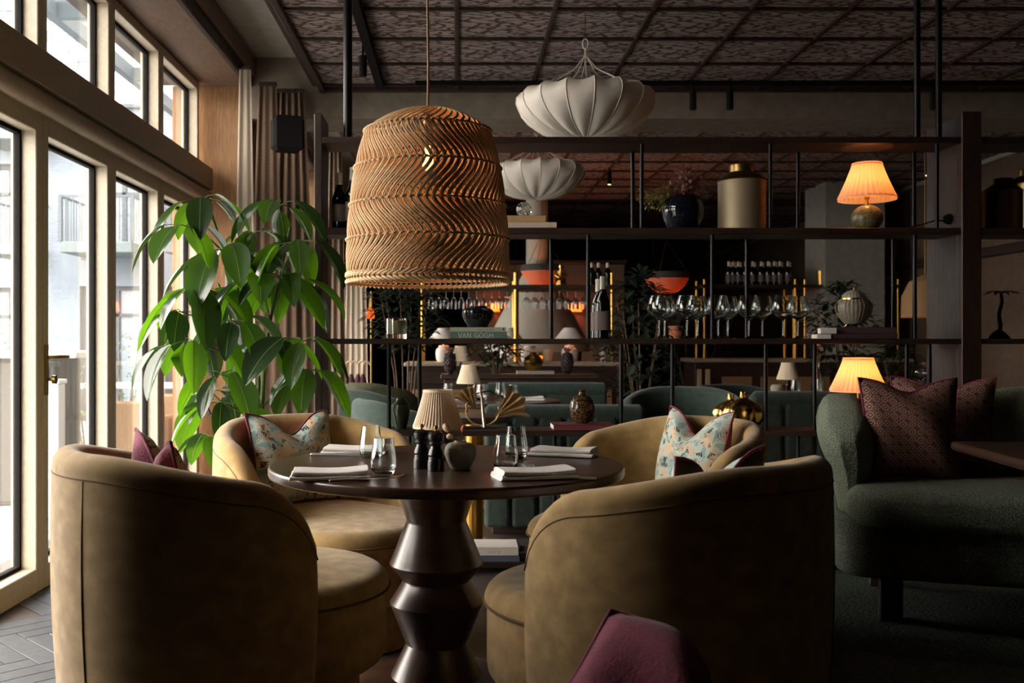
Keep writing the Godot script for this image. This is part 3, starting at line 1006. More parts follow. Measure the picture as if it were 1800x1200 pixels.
func tub_chair(called: String, label: String, pos: Vector3, facing: float, cloth: Material, group: String, R := 0.43, top := 0.868, seam := true) -> Node3D:
	# the chair looks along local -z; facing turns it
	var o := thing(called, label, "armchair", pos, facing, group)
	var half := deg_to_rad(116)
	var th := 0.085
	var rows := []
	var nu := 64
	for i in nu + 1:
		var a := -half + 2 * half * i / nu
		var rest := (half - absf(a)) * R
		var w := th * (sqrt(maxf(0.0006, 1.0 - pow(maxf(0.0, 1.0 - rest / (th * 0.5)), 2))) if rest < th * 0.5 else 1.0)
		var ro := R - (th - w) / 2
		var ri := R - th + (th - w) / 2
		var yt := rim_height(a, half, top, R)
		var dir := Vector3(sin(a), 0, cos(a))
		var row := PackedVector3Array()
		var low := 0.16
		var rr := w / 2
		for k in 9:      # outside, bottom to rim: a slight belly
			var t := k / 8.0
			var y := lerpf(low, yt - rr, t)
			row.push_back(dir * (ro - 0.022 * pow(1 - t, 2) - 0.006 * t * t + 0.004 * sin(PI * t)) + Vector3(0, y, 0))
		for k in range(1, 8):
			var t := PI * k / 8
			row.push_back(dir * ((ro + ri) / 2 - 0.006 + (ro - ri) / 2 * cos(t)) + Vector3(0, yt - rr + rr * sin(t), 0))
		for k in 6:
			var t := 1.0 - k / 5.0
			row.push_back(dir * (ri - 0.006 + 0.02 * (1 - t)) + Vector3(0, lerpf(0.3, yt - rr, t), 0))
		rows.append(row)
	var sh := mb()
	sh.grid(rows, false, true)
	node("backrest", sh, cloth, o)
	if seam:
		var sm := mb()
		var path := []
		for i in nu - 3:
			var a := -half * 0.97 + 2 * half * 0.97 * i / (nu - 4)
			path.append(Vector3(sin(a), 0, cos(a)) * (R - 0.0055) + Vector3(0, rim_height(a, half, top, R) - 0.062, 0))
		sm.tube(path, 0.0022, 5)
		var down := []
		for i in 9:
			var t := i / 8.0
			down.append(Vector3(sin(0.38), 0, cos(0.38)) * (R - 0.022 * pow(1 - t, 2) - 0.006 * t * t + 0.0045 * sin(PI * t)) + Vector3(0, lerpf(0.16, top - 0.065, t), 0))
		sm.tube(down, 0.002, 5)
		node("seam", sm, M.velvet_seam, o)
	# seat: a round-fronted cushion on a rounded base
	var out := []
	for i in 48:
		var a := TAU * i / 48
		var p := Vector2(cos(a), sin(a)) * (R - 0.075)
		if p.y < 0: p = Vector2(p.x * (1.0 + 0.02 * -p.y), p.y * 1.0)
		out.append(p + Vector2(0, -0.21 if p.y < 0 else -0.21 * (1.0 - smoothstep(0.0, 0.3, p.y))))
	var base := []
	for p in out: base.append(Vector2(p.x * 0.985, p.y * 0.985))
	node("seat_base", mb().slab(base, 0.19, 0.425, 0.05, 0.02), cloth, o)
	var seat := node("seat", mb().slab(out, 0.40, 0.475, 0.02, 0.055, 0.012), cloth, o)
	var pp := []
	for p in out: pp.append(Vector3(p.x * 1.003, 0.418, p.y * 1.003 - 0.0003))
	pp.append(pp[0])
	node("piping", mb().tube(pp, 0.004, 5, false), M.velvet_seam if cloth == M.velvet else cloth, seat)
	var pl := []
	for p in out: pl.append(Vector2(p.x * 0.83, p.y * 0.83))
	node("plinth", mb().slab(pl, 0.0, 0.22, 0.01, 0.01), cloth, o)
	return o

func pillow(w: float, h: float, t: float, chop := 0.07, back := false, u0 := 0.0, rnd := 0.0) -> MB:
	# one face of a cushion standing upright in x,y; the two faces meet along the piped edge
	var rows := []
	var k := 18
	var s := -1.0 if back else 1.0
	for i in k + 1:
		var row := PackedVector3Array()
		for j in k + 1:
			var u := -1.0 + 2.0 * j / k
			var q := -1.0 + 2.0 * i / k
			var f := pow(maxf(0.0, (1 - u * u) * (1 - q * q)), 0.42)
			var pinch := 1.0 - 0.10 * (1 - q * q) * absf(u)
			var pin2 := 1.0 - 0.08 * (1 - u * u) * absf(q)
			var y := q * h / 2 * pin2
			if q > -0.2: y -= chop * exp(-pow((u - u0) / 0.42, 2)) * smoothstep(-0.2, 1.0, q)
			y -= rnd * u * u * q * h
			row.push_back(Vector3(u * w / 2 * pinch * (1.0 - rnd * q * q), y + h / 2, s * f * t / 2 + 0.012 * sin(5 * u + 3 * q) * f))
		rows.append(row)
	var m := mb()
	m.grid(rows, false, back, false, 1.0, 1.0)
	return m

func cushion(label: String, pos: Vector3, turn: float, lean: float, front: Material, rear: Material, size := Vector3(0.44, 0.43, 0.15), chop := 0.07, group := "", u0 := 0.0, rnd := 0.0) -> Node3D:
	var o := thing("cushion", label, "cushion", pos, 0.0, group)
	o.basis = Basis(Vector3.UP, turn) * Basis(Vector3.RIGHT, lean)
	node("front_cover", pillow(size.x, size.y, size.z, chop, false, u0, rnd), front, o)
	node("back_cover", pillow(size.x, size.y, size.z, chop, true, u0, rnd), rear, o)
	var path := []
	for e in 4:
		for k in 12:
			var u := -1.0 + 2.0 * k / 12.0
			var c: Vector2 = [Vector2(u, -1), Vector2(1, u), Vector2(-u, 1), Vector2(-1, -u)][e]
			var pinch := 1.0 - 0.10 * (1 - c.y * c.y) * absf(c.x)
			var pin2 := 1.0 - 0.08 * (1 - c.x * c.x) * absf(c.y)
			var y := c.y * size.y / 2 * pin2
			if c.y > -0.2: y -= chop * exp(-pow((c.x - u0) / 0.42, 2)) * smoothstep(-0.2, 1.0, c.y)
			y -= rnd * c.x * c.x * c.y * size.y
			path.append(Vector3(c.x * size.x / 2 * pinch * (1.0 - rnd * c.y * c.y), y + size.y / 2, 0))
	path.append(path[0])
	node("piping", mb().tube(path, 0.005, 6, false), rear if rear != M.leather_brown else M.burgundy, o)
	return o

func face_to(from: Vector3, to: Vector3) -> float:
	var d := to - from
	return atan2(-d.x, -d.z)

# ---------------------------------------------------------------- the round table with its four chairs
const TC := Vector3(-0.035, 0, -3.4)

func dining_group() -> void:
	var spots := [
		[Vector3(-0.735, 0, -2.93), "olive velvet tub chair seen from behind beside the window, lit on its left side", 0.02, 0.868],
		[Vector3(-0.56, 0, -4.07), "olive velvet tub chair with a pale floral cushion in front of the leafy plant", 0.0, 0.845],
		[Vector3(0.80, 0, -4.0), "olive velvet tub chair across the table before the open shelves, near the gold gourds", 0.0, 0.845],
		[Vector3(0.575, 0, -2.72), "olive velvet tub chair seen from behind, its seat front showing beside the table pedestal", 0.0, 0.868],
	]
	for s in spots:
		tub_chair("tub_chair", s[1], s[0], face_to(s[0], TC) + s[2], M.velvet, "", 0.43, s[3])
	var put := func(i: int, label: String, back: float, lift: float, front: Material, rear: Material, lean: float, size: Vector3, chop: float, dt := 0.0):
		var c: Vector3 = spots[i][0]
		var f := (TC - c).normalized().rotated(Vector3.UP, spots[i][2])
		return cushion(label, c - f * back + Vector3(0, lift, 0), face_to(c, TC) + spots[i][2] + PI + dt, lean, front, rear, size, chop)
	var bc: Node3D = put.call(0, "burgundy cushion with beige printed front, its two peaks above the left chair back", 0.10, 0.475, M.beige_print, M.burgundy, -0.24, Vector3(0.44, 0.44, 0.15), 0.12, -0.1)
	bc.position += Vector3(0.05, 0, 0.02)
	put.call(1, "pale floral cushion with burgundy edge sitting in the chair by the plant", 0.17, 0.475, M.floral, M.burgundy, -0.2, Vector3(0.44, 0.40, 0.17), 0.09, 0.15)
	put.call(2, "pale floral cushion with green leaves in the chair before the shelves", 0.16, 0.475, M.floral, M.burgundy, -0.22, Vector3(0.42, 0.42, 0.16), 0.10, -0.2)
	var zc: Node3D = put.call(3, "floral cushion with dark zipped back peeking over the near right chair", 0.10, 0.475, M.floral, M.leather_brown, -0.18, Vector3(0.40, 0.41, 0.14), 0.08, 0.0)
	node("zip", mb().tube([Vector3(0.145, 0.375, -0.035), Vector3(0.12, 0.31, -0.07), Vector3(0.11, 0.25, -0.082)], 0.004, 6), M.zip, zc)
	# table
	var t := thing("round_table", "round dark wood table with turned pedestal, laid for four", "table", TC)
	var top := [Vector2(0.0, 0.715), Vector2(0.588, 0.715), Vector2(0.598, 0.719), Vector2(0.6, 0.725), Vector2(0.6, 0.742), Vector2(0.597, 0.748), Vector2(0.59, 0.75), Vector2(0.0, 0.75)]
	node("tabletop", mb().lathe(top, 96, 0, 0.0, 0.9), M.table_wood, t)
	var ped := [Vector2(0.0, 0.0), Vector2(0.27, 0.0), Vector2(0.275, 0.012), Vector2(0.25, 0.02), Vector2(0.155, 0.03), Vector2(0.106, 0.132), Vector2(0.104, 0.138), Vector2(0.157, 0.272), Vector2(0.159, 0.278), Vector2(0.152, 0.288), Vector2(0.116, 0.346), Vector2(0.114, 0.352), Vector2(0.157, 0.402), Vector2(0.16, 0.41), Vector2(0.155, 0.420), Vector2(0.104, 0.548), Vector2(0.102, 0.556), Vector2(0.135, 0.66), Vector2(0.16, 0.70), Vector2(0.16, 0.716), Vector2(0.0, 0.716)]
	node("pedestal", mb().lathe(ped, 48), M.table_wood, t, Vector3(-0.035, 0, 0))
	# place settings
	napkin("folded white napkin at the front left of the round table", Vector3(-0.385, 0.75, -3.02), 0.12)
	napkin("folded white napkin at the back left of the round table, behind a glass", Vector3(-0.375, 0.75, -3.68), -0.05)
	napkin("folded white napkin at the back right of the round table", Vector3(0.39, 0.75, -3.62), -0.35)
	napkin("folded white napkin at the front right of the round table, fork tines behind it", Vector3(0.235, 0.75, -3.03), 0.2)
	var fk := fork("steel fork beside the front left napkin, tines towards the glass", Vector3(-0.255, 0.756, -2.97), -1.25)
	var kn := knife("steel knife beside the front left napkin", Vector3(-0.27, 0.754, -2.945), -1.18)
	dup(fk, Vector3(-0.41, 0.756, -3.60), -1.45, "steel fork lying before the back left napkin")
	dup(kn, Vector3(-0.42, 0.754, -3.575), -1.75, "steel knife lying before the back left napkin")
	dup(fk, Vector3(0.25, 0.756, -3.62), -1.9, "steel fork beside the back right napkin, handle near the glass")
	dup(fk, Vector3(0.25, 0.756, -3.15), 0.1, "steel fork half under the front right napkin")
	dup(kn, Vector3(0.31, 0.754, -2.99), 1.32, "steel knife whose handle shows right of the front right napkin")
	var g := tumbler("clear stemless glass beside the front left napkin", Vector3(-0.228, 0.75, -3.1), 0.0)
	dup(g, Vector3(-0.305, 0.75, -3.53), 1.0, "clear stemless glass behind another, at the back left napkin")
	dup(g, Vector3(0.156, 0.75, -3.19), 2.0, "clear stemless glass beside the front right napkin")
	dup(g, Vector3(0.21, 0.75, -3.52), 3.0, "clear stemless glass behind another, near the back right napkin")
	var mill := [Vector2(0.0, 0.0), Vector2(0.026, 0.0), Vector2(0.027, 0.004), Vector2(0.0265, 0.03), Vector2(0.024, 0.036), Vector2(0.0245, 0.041), Vector2(0.022, 0.045), Vector2(0.0255, 0.052), Vector2(0.0215, 0.066), Vector2(0.017, 0.074), Vector2(0.0165, 0.080), Vector2(0.0215, 0.086), Vector2(0.0215, 0.091), Vector2(0.018, 0.094), Vector2(0.0215, 0.099), Vector2(0.025, 0.107), Vector2(0.0245, 0.116), Vector2(0.018, 0.124), Vector2(0.006, 0.128), Vector2(0.0, 0.128)]
	var fin := [Vector2(0.0, 0.126), Vector2(0.004, 0.126), Vector2(0.004, 0.134), Vector2(0.007, 0.137), Vector2(0.0065, 0.143), Vector2(0.0, 0.146)]
	var mm := mb().lathe(mill, 28).mesh()
	var fm := mb().lathe(fin, 14).mesh()
	for s in [[at(741, 824, 3.25), "black turned pepper mill, the left of the pair before the table lamp"], [at(766, 827, 3.19), "black turned pepper mill, the one nearer the grey vase"]]:
		var p := thing("pepper_mill", s[1], "pepper mill", Vector3(s[0].x, 0.75, s[0].z))
		node("body", mm, M.black_lacquer, p)
		node("finial", fm, M.brass_old, p)
	# grey vase with dried stems
	var v := thing("bud_vase", "small round grey stoneware vase with dried stems on the round table", "vase", Vector3(px(809, 3.24), 0.75, -3.24))
	node("body", mb().lathe([Vector2(0.0, 0.0), Vector2(0.028, 0.0), Vector2(0.034, 0.006), Vector2(0.046, 0.03), Vector2(0.052, 0.052), Vector2(0.05, 0.07), Vector2(0.038, 0.083), Vector2(0.02, 0.087), Vector2(0.018, 0.092), Vector2(0.015, 0.092), Vector2(0.015, 0.07), Vector2(0.0, 0.07)], 40), M.stone_glaze, v)
	for s in [[Vector3(-0.038, 0.12, 0.0), Vector3(-0.052, 0.148, 0.0), "bunny_tail", 0.011], [Vector3(-0.034, 0.098, 0.01), Vector3(-0.034, 0.115, 0.012), "bunny_tail", 0.012], [Vector3(0.008, 0.12, 0.0), Vector3(0.012, 0.142, 0.0), "orange_bloom", 0.0085]]:
		var st := node("dried_stem", mb().tube([Vector3(0, 0.075, 0), Vector3(s[0].x * 0.5, 0.1, s[0].z), s[0]], 0.0012, 5), M.stem_brown, v)
		var a: Vector3 = s[0]
		var b: Vector3 = s[1]
		node("seed_head", mb().tube([a, a.lerp(b, 0.25), a.lerp(b, 0.5), a.lerp(b, 0.8), b], [s[3] * 0.4, s[3] * 0.95, s[3], s[3] * 0.8, s[3] * 0.2], 10), M[s[2]], st)
	# table lamp
	table_lamp("small table lamp with pleated cream shade standing on the round table", Vector3(px(770, 3.5), 0.75, -3.5), false, M.black_lacquer, 1.0)
	# the burgundy cushion on the bench nearest the camera
	var bench := thing("upholstered_bench", "dark upholstered bench just below the view, holding the burgundy cushion", "bench", Vector3(0.42, 0, -1.68))
	node("seat", mb().slab(rrect(-0.55, -0.25, 0.55, 0.25, 0.06), 0.17, 0.29, 0.02, 0.04), M.olive_velvet, bench)
	for k in [[-0.45, -0.18], [0.45, -0.18], [-0.45, 0.18], [0.45, 0.18]]:
		node("leg", mb().box(Vector3(k[0], 0.09, k[1]), Vector3(0.05, 0.18, 0.05), 0.004), M.walnut, bench)
	var fc := cushion("plain burgundy cushion out of focus at the bottom edge of the view", Vector3(0.265, 0.412, -1.62), -0.22, -0.85, M.burgundy, M.burgundy, Vector3(0.46, 0.42, 0.22), 0.16, "", 0.45, 0.07)
	fc.basis = fc.basis * Basis(Vector3.BACK, -0.42)
	fc.position.y = 0.345

func napkin(label: String, pos: Vector3, turn: float) -> Node3D:
	var o := thing("napkin", label, "napkin", pos, turn)
	# a cloth folded over itself: the section runs round two soft folds
	for lay in [[0.118, 0.072, 0.0, 0.016], [0.11, 0.066, 0.0145, 0.029]]:
		var rows := []
		var hx: float = lay[0]
		var hz: float = lay[1]
		var y0: float = lay[2]
		var th: float = lay[3] - lay[2]
		for i in 11:
			var x := -hx + 2 * hx * i / 10
			var row := PackedVector3Array()
			var puff := 1.0 + 0.35 * sin(x * 21.0 + y0 * 300) + 0.25 * (x / hx if y0 > 0 else -x / hx)
			for k in 22:
				var a := TAU * k / 22
				var c := cos(a)
				var s := sin(a)
				var zz := hz * signf(c) * pow(absf(c), 0.35)
				var yy := th * 0.5 * signf(s) * pow(absf(s), 0.6) * (puff if s > 0 else 1.0)
				row.push_back(Vector3(x + 0.004 * s, y0 + th * 0.5 + yy + (0.004 if y0 > 0 else 0.0) * (puff - 1), zz))
			rows.append(row)
		var m := mb()
		m.grid(rows, true, true)
		for e in [0, 10]:
			var r: PackedVector3Array = rows[e]
			var c := Vector3.ZERO
			for p in r: c += p / r.size()
			for k in 22:
				m.tri(c, r[k], r[(k + 1) % 22], Vector3(-1 if e == 0 else 1, 0, 0))
		node("fold", m, M.napkin, o)
	return o

func fork(label: String, pos: Vector3, turn: float) -> Node3D:
	var o := thing("fork", label, "fork", pos, turn)
	var m := mb()
	var rows := []
	for s in [[0.1, 0.004, 0.003], [0.06, 0.0055, 0.003], [0.0, 0.0032, 0.005], [-0.03, 0.003, 0.008], [-0.045, 0.008, 0.008], [-0.055, 0.0115, 0.005], [-0.062, 0.0118, 0.003]]:
		rows.append(PackedVector3Array([Vector3(-s[1], s[2], s[0]), Vector3(0, s[2] + 0.0012, s[0]), Vector3(s[1], s[2], s[0]), Vector3(0, s[2] - 0.0012, s[0])]))
	m.grid(rows, true, false)
	node("handle", m, M.steel, o)
	for k in 4:
		var x := -0.0098 + 0.0065 * k
		node("tine", mb().tube([Vector3(x, 0.003, -0.06), Vector3(x, 0.002, -0.075), Vector3(x, 0.004, -0.09), Vector3(x, 0.009, -0.102)], [0.0018, 0.0017, 0.0015, 0.0008], 5), M.steel, o)
	return o

func knife(label: String, pos: Vector3, turn: float) -> Node3D:
	var o := thing("knife", label, "knife", pos, turn)
	node("handle", mb().tube([Vector3(0, 0.003, 0.11), Vector3(0, 0.003, 0.105), Vector3(0, 0.003, 0.06), Vector3(0, 0.003, 0.02)], [0.003, 0.005, 0.0048, 0.0036], 8), M.steel, o)
	node("blade", mb(Vector3(0, 0.003, 0), Basis(Vector3.RIGHT, -PI / 2)).prism(PackedVector2Array([Vector2(-0.004, -0.022), Vector2(0.005, -0.022), Vector2(0.009, 0.02), Vector2(0.0085, 0.07), Vector2(0.003, 0.105), Vector2(-0.003, 0.108), Vector2(-0.005, 0.05)]), 0.0016), M.steel, o)
	return o

func tumbler(label: String, pos: Vector3, turn: float) -> Node3D:
	var o := thing("tumbler", label, "glass", pos, turn)
	var outer := [[0.0, 0.0], [0.024, 0.0], [0.03, 0.003], [0.037, 0.014], [0.0405, 0.028], [0.041, 0.042], [0.038, 0.065], [0.034, 0.09], [0.0315, 0.114]]
	var prof := []
	for p in outer: prof.append(Vector2(p[0], p[1]))
	prof.append(Vector2(0.0305, 0.115))
	for i in range(outer.size() - 1, 3, -1): prof.append(Vector2(outer[i][0] - 0.0014, outer[i][1] - (0.0 if i > 4 else 0.004)))
	prof.append(Vector2(0.033, 0.016))
	prof.append(Vector2(0.02, 0.009))
	prof.append(Vector2(0.0, 0.008))
	node("bowl", mb().lathe(prof, 40, 0, 0, 1.3), M.glass, o)
	return o

# ---------------------------------------------------------------- lamps with pleated shades
func table_lamp(label: String, pos: Vector3, lit: bool, base_mat: Material, k: float, group := "") -> Node3D:
	var o := thing("table_lamp", label, "lamp", pos, 0.0, group)
	node("base", mb().lathe([Vector2(0.0, 0.0), Vector2(0.045, 0.0), Vector2(0.047, 0.005), Vector2(0.04, 0.012), Vector2(0.015, 0.018), Vector2(0.009, 0.03), Vector2(0.012, 0.05), Vector2(0.02, 0.062), Vector2(0.018, 0.074), Vector2(0.008, 0.084), Vector2(0.007, 0.15), Vector2(0.0, 0.15)], 28), base_mat, o)
	shade(o, 0.11, 0.245, 0.087, 0.05, lit, k * 0.012)
	return o

func shade(o: Node3D, y0: float, y1: float, r0: float, r1: float, lit: bool, energy: float, pleats := 46) -> void:
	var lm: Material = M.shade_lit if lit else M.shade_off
	var h := y1 - y0
	var band := h * 0.09
	var prof := []
	for i in 6:
		var t := i / 5.0
		prof.append(Vector2(lerpf(r0, r1, t) - 0.002 * r0 / 0.09 * sin(PI * t), lerpf(y0 + band * 0.5, y1 - band * 0.5, t)))
	var s := node("lamp_shade", mb().lathe(prof, pleats * 6, pleats, 0.032), lm, o)
	var lo := r0 + 0.0015
	var hi := r1 + 0.0015
	node("trim", mb().lathe([Vector2(lo - 0.002, y0), Vector2(lo, y0), Vector2(lo - (r0 - r1) * 0.09, y0 + band), Vector2(lo - (r0 - r1) * 0.09 - 0.002, y0 + band)], 48), lm, s)
	node("trim", mb().lathe([Vector2(hi + (r0 - r1) * 0.06 - 0.002, y1 - band * 0.7), Vector2(hi + (r0 - r1) * 0.06, y1 - band * 0.7), Vector2(hi, y1), Vector2(hi - 0.002, y1)], 48), lm, s)
	var yb := lerpf(y0, y1, 0.45)
	if lit:
		node("bulb", mb(Vector3(0, yb, 0)).lathe([Vector2(0.0, -0.02), Vector2(0.008, -0.018), Vector2(0.012, 0.0), Vector2(0.01, 0.012), Vector2(0.0, 0.02)], 14), M.bulb_small, o)
		var l := OmniLight3D.new()
		l.name = "lamp_light"
		l.light_color = Color(1.0, 0.66, 0.38)
		l.light_energy = energy
		l.light_size = 0.012
		l.omni_range = 8.0
		l.omni_attenuation = 2.0
		l.shadow_enabled = true
		l.position = Vector3(0, yb, 0)
		o.add_child(l, true)

# ---------------------------------------------------------------- sofa corner on the right
func sofa_corner() -> void:
	single("rug", mb().box(Vector3.ZERO, Vector3(3.4, 0.014, 3.1), 0.005), M.rug, "dark green woven rug under the sofa on the right", "rug", Vector3(2.95, 0.006, -3.55))
	var s := thing("sofa", "grey green tweed sofa with a rolled arm on the right", "sofa", Vector3(1.59, 0.013, -4.2), -0.33)
	# local: x to the right along the seat, z towards the camera
	node("seat_base", mb().slab(dense(rrect(0.0, -0.72, 2.3, 0.05, 0.16, 8)), 0.165, 0.42, 0.05, 0.02), M.tweed, s)
	node("seat_cushion", mb().slab(dense(rrect(0.05, -0.6, 2.25, 0.13, 0.17, 8)), 0.385, 0.545, 0.06, 0.07, 0.02), M.tweed, s)
	# back: a padded wall whose top line climbs to the right
	var rows := []
	for i in 31:
		var t := i / 30.0
		var x := lerpf(0.04, 2.3, t)
		var top := lerpf(0.88, 1.03, smoothstep(0.0, 0.75, t)) - 0.02 * (1 - smoothstep(0.0, 0.06, t))
		var row := PackedVector3Array()
		for k in 20:
			var a := TAU * k / 20
			var c := cos(a)
			var q := sin(a)
			var yy := lerpf(0.2, top, 0.5 + 0.5 * signf(q) * pow(absf(q), 0.55))
			var zz := -0.61 + 0.11 * signf(c) * pow(absf(c), 0.7) - 0.12 * (yy - 0.4)
			row.push_back(Vector3(x, yy, zz))
		rows.append(row)
	var b := mb()
	b.grid(rows, true, true)
	for e in [0, 30]:
		var r: PackedVector3Array = rows[e]
		for k in 20: b.tri((r[5] + r[15]) / 2, r[k], r[(k + 1) % 20], Vector3(-1 if e == 0 else 1, 0, 0))
	node("backrest", b, M.tweed, s)
	# rolled arm at the left end: outline swept from front to back
	for side in [0.02, 2.2]:
		var ar := []
		for i in 13:
			var t := i / 12.0
			var z := lerpf(-0.08, -0.74, t)
			var e := sqrt(clampf(1.0 - pow(maxf(0, (0.18 - t) / 0.18), 2), 0.05, 1.0))
			var h := lerpf(0.80, 0.90, smoothstep(0.0, 0.55, t)) - 0.10 * (1 - e)
			var row := PackedVector3Array()
			for k in 24:
				var a := TAU * k / 24
				var yy := lerpf(0.22, h, 0.5 + 0.5 * signf(sin(a)) * pow(absf(sin(a)), 0.62))
				var bulge := 0.055 + 0.045 * smoothstep(0.45, 0.72, yy)
				var xx: float = side + 0.06 + bulge * e * signf(cos(a)) * pow(absf(cos(a)), 0.8) - (0.05 * smoothstep(0.5, 0.8, yy) if cos(a) < 0 else 0.0)
				row.push_back(Vector3(xx, yy, z))
			ar.append(row)
		var am := mb()
		am.grid(ar, true, true)
		for e in [0, 12]:
			var r: PackedVector3Array = ar[e]
			for k in 24: am.tri((r[6] + r[18]) / 2, r[k], r[(k + 1) % 24], Vector3(0, 0, 1 if e == 0 else -1))
		node("arm", am, M.tweed, s)
	for k in [[0.22, 0.0], [2.1, 0.0], [0.22, -0.62], [2.1, -0.62]]:
		node("leg", mb().box(Vector3(k[0], 0.088, k[1]), Vector3(0.09, 0.176, 0.09), 0.006), M.walnut_upright, s)
	cushion("brown cushion with pale fretwork pattern at the front of the sofa arm", Vector3(1.98, 0.56, -4.32), -0.1, -0.16, M.fretwork, M.burgundy, Vector3(0.42, 0.45, 0.16), 0.05)
	cushion("brown fretwork cushion leaning behind the other in the sofa corner", Vector3(2.19, 0.56, -4.50), -0.5, -0.2, M.fretwork, M.burgundy, Vector3(0.44, 0.45, 0.15), 0.06)
	var t := thing("side_table", "dark table with lighter rounded wooden edge before the sofa", "table", Vector3(2.5, 0, -3.6), -0.12)
	node("tabletop", mb().slab(dense(rrect(-0.51, -0.5, 0.6, 0.55, 0.03, 4)), 0.712, 0.75, 0.016, 0.016), M.table_wood, t)
	node("pedestal", mb().lathe([Vector2(0.0, 0.012), Vector2(0.25, 0.012), Vector2(0.25, 0.035), Vector2(0.05, 0.05), Vector2(0.05, 0.7), Vector2(0.14, 0.714), Vector2(0, 0.714)], 32), M.table_wood, t, Vector3(0.3, 0, 0.42))

# ---------------------------------------------------------------- the plant by the window, with what stands behind it
func plant_corner() -> void:
	var base := Vector3(-1.03, 0, -4.84)
	var o := thing("umbrella_plant", "tall umbrella plant with drooping glossy green leaves by the window", "plant", base)
	node("pot", mb().lathe([Vector2(0.0, 0.0), Vector2(0.13, 0.0), Vector2(0.17, 0.3), Vector2(0.18, 0.33), Vector2(0.165, 0.33), Vector2(0.16, 0.29), Vector2(0.0, 0.28)], 32), M.stone_glaze, o)
	var rng := RandomNumberGenerator.new()
	rng.seed = 17
	var stems := [[Vector3(0.0, 0.28, 0.02), Vector3(0.06, 0.8, 0.0), Vector3(0.05, 1.15, 0.0), Vector3(-0.09, 1.55, -0.02), Vector3(-0.16, 1.78, 0.0)], [Vector3(0.06, 0.28, 0.0), Vector3(0.09, 0.85, 0.03), Vector3(0.12, 1.2, 0.05), Vector3(0.18, 1.5, 0.03), Vector3(0.22, 1.72, 0.0)], [Vector3(-0.04, 0.28, -0.03), Vector3(0.02, 0.8, -0.06), Vector3(-0.05, 1.1, -0.1), Vector3(-0.1, 1.3, -0.1), Vector3(-0.15, 1.45, -0.08)]]
	for s in stems:
		var c := Curve3D.new()
		for i in s.size(): c.add_point(s[i], (s[maxi(i - 1, 0)] - s[mini(i + 1, s.size() - 1)]) * 0.18, (s[mini(i + 1, s.size() - 1)] - s[maxi(i - 1, 0)]) * 0.18)
		var path := []
		var rad := []
		var n := 18
		for i in n + 1:
			path.append(c.sample_baked(c.get_baked_length() * i / n))
			rad.append(lerpf(0.013, 0.006, float(i) / n))
		node("stem", mb().tube(path, rad, 8), M.stem, o)
	# whorls: where the leaf stalks radiate from; [pixel x, pixel y, distance, leaf length, how many, stem point index]
	var whorls := [[353, 352, 4.75, 0.26, 6], [490, 362, 4.72, 0.25, 7], [330, 398, 4.62, 0.27, 6], [398, 440, 4.66, 0.31, 8], [520, 430, 4.6, 0.27, 8], [445, 412, 4.9, 0.24, 6], [352, 510, 4.6, 0.31, 8], [318, 548, 4.75, 0.27, 6], [455, 488, 4.62, 0.31, 7], [505, 492, 4.7, 0.3, 7], [412, 565, 4.58, 0.27, 7], [340, 600, 4.55, 0.27, 6], [480, 598, 4.75, 0.25, 5], [532, 600, 4.6, 0.3, 8], [395, 660, 4.62, 0.27, 6], [372, 690, 4.8, 0.22, 4], [540, 655, 4.72, 0.26, 6], [392, 708, 4.6, 0.28, 7], [372, 770, 4.65, 0.2, 6], [300, 610, 4.85, 0.22, 4]]
	var tops := [Vector3(-0.14, 1.72, 0.0), Vector3(0.2, 1.68, 0.0)]
	var li := 0
	for w in whorls:
		var hub := at(w[0], w[1], w[2]) - base
		# stalk from the nearest point of a stem a little lower
		var best := Vector3.ZERO
		var bd := 99.0
		for s in stems:
			for i in s.size() - 1:
				for k in 5:
					var p: Vector3 = s[i].lerp(s[i + 1], k / 5.0)
					var q := p.distance_to(hub + Vector3(0, -0.16, 0))
					if q < bd and p.y < hub.y + 0.02:
						bd = q
						best = p
		node("branch", mb().tube([best, best.lerp(hub, 0.5) + Vector3(0, 0.02, 0), hub], [0.005, 0.004, 0.0035], 6), M.stem, o)
		var n: int = w[4] - (1 if w[4] > 5 else 0)
		var a0 := rng.randf() * TAU
		for k in n:
			var a := a0 + TAU * k / n + rng.randf_range(-0.2, 0.2)
			var out := Vector3(cos(a), rng.randf_range(-0.15, 0.35), sin(a)).normalized()
			var len: float = w[3] * rng.randf_range(0.85, 1.25)
			var stalk := len * rng.randf_range(0.22, 0.36)
			var p1 := hub + out * stalk
			var lf := mb()
			var start := (out + Vector3(0, -1.0, 0) * rng.randf_range(0.35, 1.1)).normalized()
			var spine := leaf_shape(lf, p1, start, len * 0.88, rng.randf_range(0.38, 0.48), 9, rng.randf_range(0.9, 1.6), rng.randf_range(-0.5, 0.5), 0.14)
			var leaf := node("leaf", lf, M.leaf if (li % 3) else M.leaf_dark, o)
			node("stalk", mb().tube([hub, hub + out * stalk * 0.5 + Vector3(0, 0.008, 0), p1], 0.002, 5, false), M.stem, leaf)
			spine.pop_back()
			node("midrib", mb().tube(spine, 0.0014, 5, false), M.midrib, leaf)
			li += 1
	# coat stand
	var cs := thing("coat_stand", "black coat stand with curved hooks behind the plant", "coat stand", Vector3(px(402, 6.6), 0, -6.6))
	node("pole", mb().tube([Vector3(0, 0.02, 0), Vector3(0, 1.75, 0)], 0.022, 12), M.black_lacquer, cs)
